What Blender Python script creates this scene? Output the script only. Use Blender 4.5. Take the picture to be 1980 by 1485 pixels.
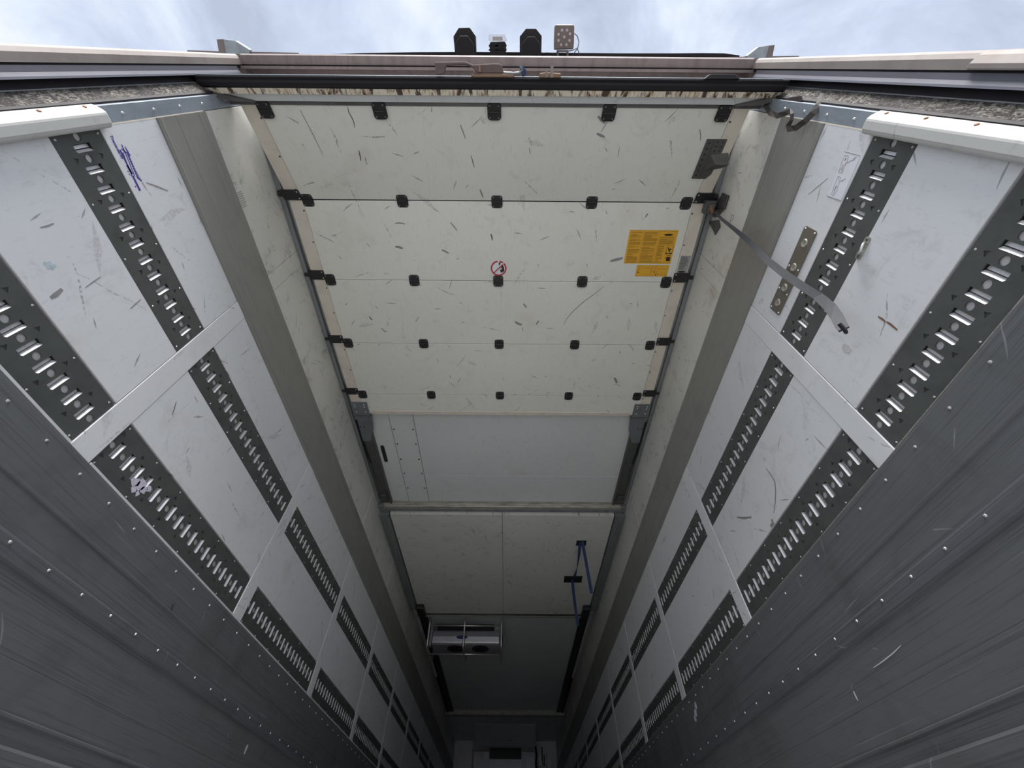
import bpy, bmesh, math, random
from mathutils import Vector, Matrix, geometry as mgeo

random.seed(7)
scene = bpy.context.scene
for o in list(bpy.data.objects):
    bpy.data.objects.remove(o)
col = scene.collection
R = math.radians

# ---------------------------------------------------------------- camera
# z = 0 is the height of the lens; x = 0 is the middle of the trailer, +y runs into it
CX, FPX, PITCH, YAW, ROLL = 0.0853, 787.27, R(52.1095), R(0.097), R(0.3555)
fw = Vector((math.sin(YAW) * math.cos(PITCH), math.cos(YAW) * math.cos(PITCH), math.sin(PITCH)))
rt0 = Vector((math.cos(YAW), -math.sin(YAW), 0))
up0 = rt0.cross(fw)
rt = rt0 * math.cos(ROLL) + up0 * math.sin(ROLL)
up = -rt0 * math.sin(ROLL) + up0 * math.cos(ROLL)
EYE = Vector((CX, 0, 0))
cd = bpy.data.cameras.new('camera')
cd.sensor_width = 36
cd.lens = FPX / 1980 * 36
cd.clip_start = 0.01
cam = bpy.data.objects.new('camera', cd)
m = Matrix((rt, up, -fw)).transposed().to_4x4()
m.translation = EYE
cam.matrix_world = m
col.objects.link(cam)
scene.camera = cam

# ---------------------------------------------------------------- view, sky, sun
vs = scene.view_settings
vs.view_transform = 'Standard'
vs.look = 'None'
vs.gamma = 1
vs.use_curve_mapping = False
vs.exposure = 0.0

world = bpy.data.worlds.new('sky')
scene.world = world
world.use_nodes = True
SKY = 0.90


def sky_nodes():
    nt = world.node_tree
    nt.nodes.clear()
    N = nt.nodes.new
    L = nt.links.new
    out = N('ShaderNodeOutputWorld')
    bg = N('ShaderNodeBackground')
    bg.inputs['Strength'].default_value = SKY
    tc = N('ShaderNodeTexCoord')
    sep = N('ShaderNodeSeparateXYZ')
    L(tc.outputs['Generated'], sep.inputs[0])
    mx = N('ShaderNodeMath'); mx.operation = 'ABSOLUTE'
    L(sep.outputs['Z'], mx.inputs[0])
    ad = N('ShaderNodeMath'); ad.operation = 'ADD'; ad.inputs[1].default_value = 0.12
    L(mx.outputs[0], ad.inputs[0])
    cb = N('ShaderNodeCombineXYZ')
    for k in 'XY':
        dv = N('ShaderNodeMath'); dv.operation = 'DIVIDE'
        L(sep.outputs[k], dv.inputs[0]); L(ad.outputs[0], dv.inputs[1])
        L(dv.outputs[0], cb.inputs[k])
    def noise(scale, detail, rough, dist, w):
        n = N('ShaderNodeTexNoise'); n.noise_dimensions = '4D'
        n.inputs['W'].default_value = w
        n.inputs['Scale'].default_value = scale
        n.inputs['Detail'].default_value = detail
        n.inputs['Roughness'].default_value = rough
        n.inputs['Distortion'].default_value = dist
        L(cb.outputs[0], n.inputs['Vector'])
        return n
    n1 = noise(3.4, 6, 0.55, 0.5, 5.7)
    r1 = N('ShaderNodeValToRGB')
    r1.color_ramp.elements[0].position = 0.34
    r1.color_ramp.elements[0].color = (0.56, 0.64, 0.80, 1)
    r1.color_ramp.elements[1].position = 0.63
    r1.color_ramp.elements[1].color = (1.14, 1.18, 1.24, 1)
    e = r1.color_ramp.elements.new(0.45); e.color = (0.72, 0.82, 1.02, 1)
    e = r1.color_ramp.elements.new(0.54); e.color = (0.90, 0.99, 1.14, 1)
    L(n1.outputs['Fac'], r1.inputs['Fac'])
    L(r1.outputs['Color'], bg.inputs['Color'])
    L(bg.outputs[0], out.inputs['Surface'])


sky_nodes()

sd = bpy.data.lights.new('sun_offscreen', 'SUN')
sd.energy = 7.0
sd.angle = R(34)
sd.color = (1.0, 0.97, 0.93)
sun = bpy.data.objects.new('sun_offscreen', sd)
sun.rotation_euler = (R(53), 0, 0)        # shines into the open rear end
col.objects.link(sun)


# ---------------------------------------------------------------- pixel helpers (1980 x 1485 frame)
def ray(px, py):
    return fw + rt * ((px - 990) / FPX) + up * ((742.5 - py) / FPX)


def on_x(px, py, x):
    d = ray(px, py); return EYE + d * ((x - CX) / d.x)


def on_y(px, py, y):
    d = ray(px, py); return EYE + d * (y / d.y)


def on_z(px, py, z):
    d = ray(px, py); return EYE + d * (z / d.z)


# ---------------------------------------------------------------- materials
class NT:
    def __init__(self, name):
        self.mat = bpy.data.materials.new(name)
        self.mat.use_nodes = True
        self.t = self.mat.node_tree
        self.b = self.t.nodes['Principled BSDF']
        self.pos = self.t.nodes.new('ShaderNodeNewGeometry').outputs['Position']

    def new(self, kind, **kw):
        n = self.t.nodes.new(kind)
        for k, v in kw.items():
            setattr(n, k, v)
        return n

    def link(self, a, b):
        self.t.links.new(a, b)

    def val(self, sock, v):
        if isinstance(v, (int, float, tuple, list)):
            sock.default_value = v
        else:
            self.link(v, sock)

    def math(self, op, a, b=0.0, clamp=False):
        n = self.new('ShaderNodeMath', operation=op, use_clamp=clamp)
        self.val(n.inputs[0], a); self.val(n.inputs[1], b)
        return n.outputs[0]

    def scaled(self, sc, off=(0, 0, 0), rot=(0, 0, 0)):
        n = self.new('ShaderNodeMapping')
        self.link(self.pos, n.inputs['Vector'])
        n.inputs['Scale'].default_value = sc
        n.inputs['Location'].default_value = off
        n.inputs['Rotation'].default_value = rot
        return n.outputs[0]

    def noise(self, scale=(1, 1, 1), s=1.0, detail=4, rough=0.55, dist=0.0, off=(0, 0, 0), rot=(0, 0, 0)):
        n = self.new('ShaderNodeTexNoise')
        self.link(self.scaled(scale, off, rot), n.inputs['Vector'])
        n.inputs['Scale'].default_value = s
        n.inputs['Detail'].default_value = detail
        n.inputs['Roughness'].default_value = rough
        n.inputs['Distortion'].default_value = dist
        return n.outputs['Fac']

    def step(self, x, lo, hi):
        n = self.new('ShaderNodeMapRange', interpolation_type='SMOOTHSTEP')
        self.val(n.inputs['Value'], x)
        n.inputs['From Min'].default_value = lo
        n.inputs['From Max'].default_value = hi
        return n.outputs[0]

    def mix(self, fac, a, b):
        n = self.new('ShaderNodeMix', data_type='RGBA')
        self.val(n.inputs[0], fac)
        for s, v in ((n.inputs[6], a), (n.inputs[7], b)):
            self.val(s, tuple(v) + (1,) if isinstance(v, (tuple, list)) and len(v) == 3 else v)
        return n.outputs[2]

    def dashes(self, axis, scale, length, width, dens, seed, wob=0.25):
        """short scratches, one at most per Voronoi cell, each turned its own way"""
        if not hasattr(self, 'warped'):
            warp = self.new('ShaderNodeTexNoise')
            self.link(self.pos, warp.inputs['Vector'])
            warp.inputs['Scale'].default_value = 9
            warp.inputs['Detail'].default_value = 0
            wv = self.new('ShaderNodeVectorMath', operation='MULTIPLY_ADD')
            self.link(warp.outputs['Color'], wv.inputs[0])
            wv.inputs[1].default_value = (wob * .1,) * 3
            self.link(self.pos, wv.inputs[2])
            self.warped = wv.outputs[0]
        mp = self.new('ShaderNodeMapping')
        self.link(self.warped, mp.inputs['Vector'])
        mp.inputs['Location'].default_value = (seed * 1.7, seed * 2.3, seed * 3.1)
        v = self.new('ShaderNodeTexVoronoi')
        self.link(mp.outputs[0], v.inputs['Vector'])
        v.inputs['Scale'].default_value = scale
        sub = self.new('ShaderNodeVectorMath', operation='SUBTRACT')
        self.link(mp.outputs[0], sub.inputs[0]); self.link(v.outputs['Position'], sub.inputs[1])
        c = self.new('ShaderNodeSeparateColor')
        self.link(v.outputs['Color'], c.inputs[0])
        rotn = self.new('ShaderNodeVectorRotate', rotation_type='AXIS_ANGLE')
        self.link(sub.outputs[0], rotn.inputs['Vector'])
        rotn.inputs['Axis'].default_value = axis
        self.link(self.math('MULTIPLY', c.outputs[0], 6.28), rotn.inputs['Angle'])
        s = self.new('ShaderNodeSeparateXYZ')
        self.link(rotn.outputs[0], s.inputs[0])
        a, b = ('Y', 'Z') if axis[0] else ('X', 'Y')
        la = self.math('ABSOLUTE', s.outputs[a])
        lb = self.math('ABSOLUTE', s.outputs[b])
        ln = self.math('MULTIPLY', self.math('ADD', c.outputs[2], 0.25), length)
        ma = self.math('SUBTRACT', 1.0, self.math('DIVIDE', la, ln), True)
        mb = self.math('SUBTRACT', 1.0, self.math('DIVIDE', lb, self.math('MULTIPLY', ma, width)), True)
        on = self.math('LESS_THAN', c.outputs[1], dens)
        return self.math('MULTIPLY', self.math('MULTIPLY', self.step(mb, 0, .5), on), self.step(ma, 0, .3))

    def done(self, colour, rough=0.5, metal=0.0, bump=None, strength=0.2, dist=0.002, spec=None):
        c = tuple(colour) + (1,) if isinstance(colour, (tuple, list)) and len(colour) == 3 else colour
        self.val(self.b.inputs['Base Color'], c)
        self.val(self.b.inputs['Roughness'], rough)
        self.val(self.b.inputs['Metallic'], metal)
        if spec is not None:
            self.b.inputs['Specular IOR Level'].default_value = spec
        if bump is not None:
            n = self.new('ShaderNodeBump')
            n.inputs['Strength'].default_value = strength
            n.inputs['Distance'].default_value = dist
            self.val(n.inputs['Height'], bump)
            self.link(n.outputs[0], self.b.inputs['Normal'])
        return self.mat


def white_panel(name, base, axis, dirt=0.5, scuff=0.5, warm=(.42, .36, .28), seed=0, rough=0.42):
    n = NT(name)
    sc = (1, 1, 1)
    big = n.noise(sc, 1.3, 3, .5, off=(seed, 0, 0))
    fine = n.noise((1, 1, 1), 14, 4, .65, .6, off=(0, seed, 0))
    c = n.mix(n.math('MULTIPLY', n.step(big, .35, .75), .30 * dirt), base, tuple(b * .72 for b in base))
    smear = n.math('MULTIPLY', n.step(fine, .56, .78), n.step(big, .30, .62))
    c = n.mix(n.math('MULTIPLY', smear, .80 * dirt), c, tuple(b * .52 for b in base))
    w = n.noise((1, 1, 1), 3.1, 3, .6, off=(4 + seed, 2, 9))
    c = n.mix(n.math('MULTIPLY', n.step(w, .60, .80), .35 * dirt), c, warm)
    br = n.noise((2, 30, 7) if axis[0] else (30, 5, 2), 3.2, 3, .7, .0, off=(2, seed, 5), rot=(R(-38), 0, 0) if axis[0] else (0, 0, R(8)))
    c = n.mix(n.math('MULTIPLY', n.step(br, .55, .80), .40 * scuff), c, tuple(b_ * .55 for b_ in base))
    cloud = n.noise((1, 1, 1), 6.5, 4, .72, 1.2, off=(seed, 3, 1))
    c = n.mix(n.math('MULTIPLY', n.step(cloud, .55, .72), .34 * dirt), c, tuple(b_ * .55 for b_ in base))
    brk = n.step(n.noise((1, 1, 1), 95, 1, .7, off=(seed, 1, 2)), .38, .60)
    d1 = n.math('MULTIPLY', n.dashes(axis, 3.6, .085, .0058, .42, seed + 1), brk)
    c = n.mix(n.math('MULTIPLY', d1, .80 * scuff), c, (.20, .20, .21))
    d2 = n.dashes(axis, 6.5, .040, .0044, .32, seed + 2)
    c = n.mix(n.math('MULTIPLY', d2, .72 * scuff), c, (.15, .15, .16))
    d4 = n.math('MULTIPLY', n.dashes(axis, 2.2, .22, .0035, .40, seed + 9), brk)
    c = n.mix(n.math('MULTIPLY', d4, .6 * scuff), c, (.30, .30, .31))
    d3 = n.math('MULTIPLY', n.dashes(axis, 2.6, .085, .020, .32, seed + 5), n.math('ADD', n.math('MULTIPLY', brk, .7), .25))
    c = n.mix(n.math('MULTIPLY', d3, .50 * scuff), c, (.32, .31, .34))
    return n.done(c, rough, 0, fine, .06, .002)


def metal_mat(name, base, rough=.4, metal=.6, streak=(1, 1, 1), amount=.35, dark=None, dirt=.3):
    n = NT(name)
    s = n.noise(streak, 6, 5, .62, .2)
    c = n.mix(n.math('MULTIPLY', n.step(s, .40, .75), amount), base, dark or tuple(b * .5 for b in base))
    b = n.noise((1, 1, 1), 4, 5, .6, .5)
    c = n.mix(n.math('MULTIPLY', n.step(b, .50, .78), dirt), c, tuple(v * .62 for v in base))
    rr = n.math('ADD', n.math('MULTIPLY', b, .25), rough - .12)
    return n.done(c, rr, metal, s, .05, .001)


def plain(name, base, rough=.5, metal=0.0, vary=.25, s=30):
    n = NT(name)
    f = n.noise((1, 1, 1), s, 4, .6)
    return n.done(n.mix(n.math('MULTIPLY', n.step(f, .4, .75), vary), base, tuple(b * .6 for b in base)), rough, metal, f, .04, .001)


AX, AZ = (1, 0, 0), (0, 0, 1)
M = {}
M['wall'] = white_panel('white_lining', (.745, .768, .805), AX, .65, .85, seed=3)
M['wall_upper'] = white_panel('white_lining_upper', (.73, .73, .69), AX, 1.9, .8, seed=8)
M['strip'] = white_panel('white_joint_strip', (.76, .78, .815), AX, .5, .6, seed=12)
M['door'] = white_panel('white_door_skin', (.79, .79, .745), AZ, .50, .90, seed=21)
M['door_edge'] = plain('cream_door_edge', (.72, .66, .58), .45, 0, .35, 12)
M['ceiling'] = white_panel('white_ceiling', (.70, .72, .74), AZ, .45, .30, seed=31)
M['partition'] = white_panel('white_partition_skin', (.74, .74, .72), AZ, 1.0, 1.0, seed=44)
M['sealant'] = plain('brown_sealant', (.34, .27, .20), .7, 0, .5, 25)
M['band'] = metal_mat('grey_rub_band', (.29, .288, .270), .45, .20, (3, 1.2, 8), .30, (.20, .20, .18), .40)
M['rail'] = metal_mat('dark_rail_steel', (.090, .100, .097), .48, .15, (2, 2, 2), .45, (.045, .05, .05), .6)
M['backing'] = plain('galvanised_backing', (.66, .67, .68), .45, .1, .4, 40)
M['insert'] = metal_mat('bright_slot_metal', (.72, .73, .75), .34, .25, (1, 1, 20), .3, (.5, .5, .52), .15)


def kick_mat(name, base, seed):
    n = NT(name)
    st = n.noise((2, .45, 30), 5, 3, .65, .25, off=(0, seed, 0))
    c = n.mix(n.math('MULTIPLY', n.step(st, .50, .74), .55), base, tuple(b * .45 for b in base))
    ln = n.noise((2, .25, 60), 4, 3, .6, .15, off=(3, seed, 7))
    c = n.mix(n.math('MULTIPLY', n.step(ln, .63, .72), .55), c, tuple(b * 2.1 for b in base))
    c = n.mix(n.math('MULTIPLY', n.step(ln, .40, .33), .6), c, tuple(b * .4 for b in base))
    bl = n.noise((1, 1, 1), 2.6, 4, .62, .6, off=(seed, 0, 0))
    c = n.mix(n.math('MULTIPLY', n.step(bl, .48, .72), .5), c, (base[0] * .62, base[1] * .60, base[2] * .56))
    d = n.dashes(AX, 4.5, .06, .003, .4, seed)
    c = n.mix(n.math('MULTIPLY', d, .5), c, tuple(b * 2.4 for b in base))
    return n.done(c, n.math('ADD', n.math('MULTIPLY', bl, .3), .40), .12, st, .08, .001, spec=.35)


M['kick'] = kick_mat('kick_plate_metal', (.140, .149, .160), 2)
M['kick_dark'] = kick_mat('kick_batten_metal', (.124, .132, .147), 6)
M['alu'] = metal_mat('bare_aluminium', (.42, .41, .36), .5, .25, (1.5, 14, 9), .75, (.13, .125, .11), .6)
M['brown_plate'] = metal_mat('brown_plate_steel', (.17, .155, .13), .45, .2, (3, 3, 3), .4, (.11, .10, .085), .4)
M['arm_steel'] = metal_mat('arm_steel', (.185, .205, .225), .45, .2, (3, 3, 3), .4, (.11, .12, .13), .5)
M['alu_trim'] = metal_mat('white_edge_trim', (.72, .74, .77), .4, .1, (1, 4, 1), .25, None, .2)
M['screw'] = plain('bright_screw', (.80, .80, .80), .3, .7, .2)
M['dark_screw'] = plain('dark_screw', (.06, .055, .05), .5, .2, .2)
M['black'] = plain('black_plastic', (.017, .017, .020), .42, 0, .3)
M['rubber'] = plain('black_rubber', (.011, .009, .013), .72, 0, .4, 18)
M['rubber_mat'] = plain('old_rubber', (.045, .038, .036), .6, 0, .5, 22)
M['track'] = metal_mat('grey_track_steel', (.25, .27, .285), .4, .3, (3, .4, 3), .5, (.10, .11, .12), .4)
M['slate'] = metal_mat('slate_grey_steel', (.30, .345, .40), .45, .2, (4, 4, 1), .4, (.14, .16, .18), .5)
M['lip'] = metal_mat('slate_seal_lip', (.105, .112, .145), .55, .0, (4, 4, 1), .4, (.10, .105, .14), .4)
M['slate_dark'] = metal_mat('dark_slate_gasket', (.085, .085, .105), .5, .1, (4, 4, 1), .4, (.09, .09, .11), .5)
M['beige'] = metal_mat('stained_beige_paint', (.29, .255, .24), .6, 0, (2, 2, 2), .45, (.20, .16, .14), .5)
M['beige_dark'] = metal_mat('dirty_mauve_paint', (.19, .155, .16), .6, 0, (4, 1, 1), .55, (.10, .075, .078), .5)
M['lever'] = metal_mat('worn_lever_steel', (.13, .095, .095), .5, .2, (4, 4, 1), .5, (.08, .055, .055), .5)
M['steel_dark'] = metal_mat('dark_bracket_steel', (.12, .118, .118), .45, .4, (3, 3, 3), .4, (.065, .06, .06), .5)
M['rust'] = plain('rusty_steel', (.30, .15, .09), .7, .2, .6, 40)
M['bronze'] = plain('worn_bronze_steel', (.26, .17, .12), .5, .4, .5, 30)
M['yellow'] = plain('yellow_sticker', (.80, .43, .035), .45, 0, .12, 6)
M['yellow_ink'] = plain('brown_ink', (.36, .19, .02), .5, 0, .1)
M['ink'] = plain('black_ink', (.02, .018, .016), .5, 0, .1)
M['red_ink'] = plain('red_ink', (.46, .035, .04), .45, 0, .15)
M['blue_ink'] = plain('blue_ink', (.075, .045, .33), .5, 0, .3, 60)
M['pen'] = plain('grey_blue_pen', (.20, .20, .30), .5, 0, .3)
M['red_pen'] = plain('faded_red_pen', (.50, .28, .34), .5, 0, .3)
M['sticker_white'] = plain('white_sticker', (.78, .80, .86), .35, 0, .1)
M['sticker_grey'] = plain('grey_sticker', (.36, .36, .37), .4, .1, .2)
M['torn'] = plain('torn_sticker', (.66, .63, .78), .5, 0, .6, 60)
M['blue_strap'] = plain('blue_webbing', (.014, .034, .115), .6, 0, .3, 60)
M['grey_strap'] = plain('grey_webbing', (.065, .069, .077), .7, 0, .4, 90)
M['evap'] = metal_mat('evaporator_casing', (.44, .44, .48), .32, .45, (1, 3, 3), .25, None, .2)
M['tube'] = plain('cage_tube', (.58, .57, .54), .3, .7, .3)
M['badge'] = plain('blue_badge', (.02, .03, .16), .4, 0, .1)
M['bumper'] = white_panel('cream_bumper', (.56, .57, .55), AX, .7, .4, seed=52, rough=.5)
M['floor'] = metal_mat('aluminium_floor', (.52, .52, .51), .5, .15, (9, .3, 1), .5, (.13, .13, .13), .5)
M['lamp_housing'] = plain('lamp_housing', (.007, .006, .009), .75, 0, .3)
M['lamp_face'] = plain('lamp_face', (.16, .135, .13), .4, .2, .3)
M['lens'] = plain('lamp_lens', (.42, .38, .38), .2, .3, .2)
M['cable'] = plain('cable', (.03, .03, .035), .5, 0, .2)


def glass_mat():
    n = NT('clear_lens')
    n.b.inputs['Transmission Weight'].default_value = .8
    return n.done((.85, .85, .88), .15, 0, n.noise((1, 1, 1), 120, 1), .3, .002)


M['clear'] = glass_mat()


def rust_cream():
    n = NT('cream_rusted_edge')
    a = n.noise((14, 5, 5), 2.0, 5, .7, .6)
    b = n.noise((60, 9, 9), 2.0, 4, .65, .3)
    c = n.mix(n.step(b, .50, .66), (.80, .74, .62), (.42, .25, .14))
    c = n.mix(n.step(a, .50, .60), c, (.09, .055, .042))
    return n.done(c, .65, 0, b, .4, .003)


M['rust_cream'] = rust_cream()


def fibre():
    n = NT('weathered_fibre')
    a = n.noise((60, 60, 34), 1.6, 6, .75, 1.2, rot=(R(24), 0, 0))
    b = n.noise((5, 5, 5), 1.6, 4, .6, .2)
    c = n.mix(n.step(a, .43, .66), (.035, .03, .034), (.50, .48, .42))
    c = n.mix(n.math('MULTIPLY', n.step(b, .44, .66), .85), c, (.05, .045, .05))
    return n.done(c, .85, 0, a, 1.0, .010)


M['fibre'] = fibre()


def concrete():
    n = NT('yard_concrete')
    a = n.noise((1, 1, 1), .7, 6, .6, .3)
    b = n.noise((1, 1, 1), 18, 5, .6)
    c = n.mix(a, (.50, .49, .47), (.36, .355, .345))
    c = n.mix(n.math('MULTIPLY', b, .3), c, (.25, .25, .24))
    return n.done(c, .9, 0, b, .2, .01)


M['concrete'] = concrete()


# ---------------------------------------------------------------- mesh helpers
class MB:
    def __init__(self):
        self.v, self.f, self.mi = [], [], []

    def add(self, vs, fs, mi=0):
        o = len(self.v)
        self.v += [tuple(p) for p in vs]
        self.f += [tuple(i + o for i in f) for f in fs]
        self.mi += [mi] * len(fs)
        return self

    def box(self, x0, x1, y0, y1, z0, z1, mi=0):
        vs = [(x, y, z) for x in (x0, x1) for y in (y0, y1) for z in (z0, z1)]
        return self.add(vs, [(0, 1, 3, 2), (4, 6, 7, 5), (0, 4, 5, 1), (2, 3, 7, 6), (0, 2, 6, 4), (1, 5, 7, 3)], mi)

    def obox(self, c, ax, ay, az, mi=0):
        """box from a centre and three half axes"""
        c, ax, ay, az = Vector(c), Vector(ax), Vector(ay), Vector(az)
        vs = [c + ax * i + ay * j + az * k for i in (-1, 1) for j in (-1, 1) for k in (-1, 1)]
        return self.add(vs, [(0, 1, 3, 2), (4, 6, 7, 5), (0, 4, 5, 1), (2, 3, 7, 6), (0, 2, 6, 4), (1, 5, 7, 3)], mi)

    def prism(self, pts, d, mi=0, top=None):
        """flat outline (3D points) pushed along vector d; `top` scales the far face"""
        d = Vector(d)
        pts = [Vector(p) for p in pts]
        c = sum(pts, Vector()) / len(pts)
        far = [(c + (p - c) * top if top else p) + d for p in pts]
        n = len(pts)
        fs = [tuple(range(n))[::-1], tuple(range(n, 2 * n))]
        fs += [(i, (i + 1) % n, n + (i + 1) % n, n + i) for i in range(n)]
        return self.add(pts + far, fs, mi)

    def sweep_x(self, prof, x0, x1, mi=0):
        """closed (y, z) outline run along x"""
        return self.prism([(x0, y, z) for y, z in prof], (x1 - x0, 0, 0), mi)

    def sweep_y(self, prof, y0, y1, mi=0):
        return self.prism([(x, y0, z) for x, z in prof], (0, y1 - y0, 0), mi)

    def sweep_z(self, prof, z0, z1, mi=0):
        return self.prism([(x, y, z0) for x, y in prof], (0, 0, z1 - z0), mi)

    def cyl(self, c, axis, r, h, n=12, mi=0, r2=None):
        c, axis = Vector(c), Vector(axis).normalized()
        u = axis.orthogonal().normalized(); w = axis.cross(u)
        r2 = r if r2 is None else r2
        a = [c + (u * math.cos(t) + w * math.sin(t)) * r for t in [2 * math.pi * i / n for i in range(n)]]
        b = [c + axis * h + (u * math.cos(t) + w * math.sin(t)) * r2 for t in [2 * math.pi * i / n for i in range(n)]]
        fs = [tuple(range(n))[::-1], tuple(range(n, 2 * n))] + [(i, (i + 1) % n, n + (i + 1) % n, n + i) for i in range(n)]
        return self.add(a + b, fs, mi)

    def dome(self, c, axis, r, h, n=8, mi=0):
        c, axis = Vector(c), Vector(axis).normalized()
        u = axis.orthogonal().normalized(); w = axis.cross(u)
        vs = []
        for rr, hh in ((r, 0), (r * .75, h * .7)):
            vs += [c + axis * hh + (u * math.cos(t) + w * math.sin(t)) * rr for t in [2 * math.pi * i / n for i in range(n)]]
        vs.append(c + axis * h)
        fs = [(i, (i + 1) % n, n + (i + 1) % n, n + i) for i in range(n)] + [(n + i, n + (i + 1) % n, 2 * n) for i in range(n)]
        return self.add(vs, fs, mi)

    def tube(self, path, r, n=8, mi=0, caps=True):
        path = [Vector(p) for p in path]
        rings = []
        ref = None
        for i, p in enumerate(path):
            t = (path[min(i + 1, len(path) - 1)] - path[max(i - 1, 0)]).normalized()
            if ref is None:
                ref = t.orthogonal().normalized()
            ref = (ref - t * ref.dot(t)).normalized()
            w = t.cross(ref)
            rings.append([p + (ref * math.cos(a) + w * math.sin(a)) * r for a in [2 * math.pi * k / n for k in range(n)]])
        vs = [v for g in rings for v in g]
        fs = [(i * n + k, i * n + (k + 1) % n, (i + 1) * n + (k + 1) % n, (i + 1) * n + k) for i in range(len(path) - 1) for k in range(n)]
        if caps:
            fs += [tuple(range(n))[::-1], tuple(range((len(path) - 1) * n, len(path) * n))]
        return self.add(vs, fs, mi)

    def ribbon(self, path, widths, thick, mi=0):
        """flat strap: path points with a full-width vector each"""
        path = [Vector(p) for p in path]
        vs = []
        for i, p in enumerate(path):
            t = (path[min(i + 1, len(path) - 1)] - path[max(i - 1, 0)]).normalized()
            w = Vector(widths[i] if isinstance(widths, list) else widths)
            nrm = t.cross(w).normalized() * thick / 2
            vs += [p - w / 2 - nrm, p + w / 2 - nrm, p + w / 2 + nrm, p - w / 2 + nrm]
        k = len(path)
        fs = [(4 * i + a, 4 * i + (a + 1) % 4, 4 * i + 4 + (a + 1) % 4, 4 * i + 4 + a) for i in range(k - 1) for a in range(4)]
        fs += [(3, 2, 1, 0), (4 * k - 4, 4 * k - 3, 4 * k - 2, 4 * k - 1)]
        return self.add(vs, fs, mi)

    def mesh(self, name, mats):
        me = bpy.data.meshes.new(name)
        me.from_pydata(self.v, [], self.f)
        for mm in (mats if isinstance(mats, (list, tuple)) else [mats]):
            me.materials.append(M[mm])
        if any(self.mi):
            me.polygons.foreach_set('material_index', self.mi)
        bm = bmesh.new(); bm.from_mesh(me)
        bmesh.ops.recalc_face_normals(bm, faces=bm.faces)
        bm.to_mesh(me); bm.free()
        return me

    def build(self, name, mats, parent=None, bevel=0, seg=1, smooth=False, stuff=False):
        me = self.mesh(name, mats)
        o = obj(name, me, parent)
        if smooth:
            me.polygons.foreach_set('use_smooth', [True] * len(me.polygons))
        if bevel:
            b = o.modifiers.new('bevel', 'BEVEL')
            b.width = bevel; b.segments = seg; b.limit_method = 'ANGLE'; b.angle_limit = R(35)
        if stuff:
            o['kind'] = 'stuff'
        return o


def obj(name, data, parent=None):
    o = bpy.data.objects.new(name, data)
    col.objects.link(o)
    o.parent = parent
    return o


def empty(name, loc=(0, 0, 0)):
    return obj(name, None)


def tag(o, label, cat=None, group=None, kind=None):
    o['label'] = label
    if cat:
        o['category'] = cat
    if group:
        o['group'] = group
    if kind:
        o['kind'] = kind
    return o


def text_mesh(body, size, shear=0.0, bold=0.0):
    cu = bpy.data.curves.new('lettering', 'FONT')
    cu.body = body; cu.size = size; cu.shear = shear; cu.offset = bold
    t = bpy.data.objects.new('lettering', cu)
    col.objects.link(t)
    bpy.context.view_layer.update()
    me = bpy.data.meshes.new_from_object(t.evaluated_get(bpy.context.evaluated_depsgraph_get()))
    bpy.data.objects.remove(t)
    return me


# ---------------------------------------------------------------- ground, floor, shell
g = MB().box(-40, 40, -40, 40, -1.45, -1.35).build('ground', 'concrete')
tag(g, 'pale concrete yard the trailer stands on', 'ground', kind='structure')

f = MB().box(-1.33, 1.33, 0.02, 13.4, -.25, -.10)
for i in range(60):
    x = -1.20 + i * 2.4 / 59
    f.box(x - .011, x + .011, .03, 13.2, -.10, -.088)
floor = f.build('floor', 'floor')
tag(floor, 'ribbed grey aluminium trailer floor', 'floor', kind='structure')

ZC = 2.53                                  # ceiling
Y_END = 13.2
c = empty('ceiling')
tag(c, 'white trailer ceiling of wide sheets above the raised door', 'ceiling', kind='structure')
MB().box(-1.33, 1.33, .14, 13.4, ZC + .012, 2.72).build('ceiling_core', 'sealant', c)
edges = [.14, 2.02, 3.085, 4.6, 6.1, 7.6, 9.1, 10.6, 12.1, 13.25]
for a, b in zip(edges, edges[1:]):
    MB().box(-1.262, 1.262, a + .001, b - .001, ZC, ZC + .012).build('ceiling_sheet', 'ceiling', c)
# cover strip with its screws and the long grip slot left of it
MB().box(-.945, -.741, 2.05, 3.48, ZC - .004, ZC - .0005).build('cover_strip', 'ceiling', c, bevel=.002)
for x in (-.945, -.741):
    MB().box(x - .0012, x + .0012, 2.05, 3.48, ZC - .0052, ZC).build('strip_edge', 'lamp_face', c)
MB().box(-1.20, 1.20, 3.0835, 3.0865, ZC - .0012, ZC).build('sheet_joint', 'sticker_white', c)
s = MB()
for x in (-.926, -.761):
    for y in (2.26, 2.47, 2.65, 2.85, 3.05, 3.27):
        s.cyl((x, y, ZC - .006), (0, 0, 1), .008, .004, 8)
s.build('screws', 'dark_screw', c, stuff=True)
pts = [(-1.068 + .016 * math.cos(t), 2.69 + .016 * math.sin(t)) for t in [math.pi * (1 + i / 8) for i in range(9)]]
pts += [(-1.068 + .016 * math.cos(t), 2.875 + .016 * math.sin(t)) for t in [math.pi * i / 8 for i in range(9)]]
MB().prism([(x, y, ZC - .006) for x, y in pts], (0, 0, .006)).build('grip_slot', 'black', c)

# ---------------------------------------------------------------- side walls
K, L1, U0, U1, B0, B1 = .855, 1.0414, 1.3547, 1.5376, 1.8042, 2.108
JA = [.907 + 1.1800 * i for i in range(11)]
JB = [a + .0905 for a in JA]
Y0W = .158
SEG = list(zip([Y0W] + JB, JA + [Y_END]))
W0 = 1.25                                   # face of the lining


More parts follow.
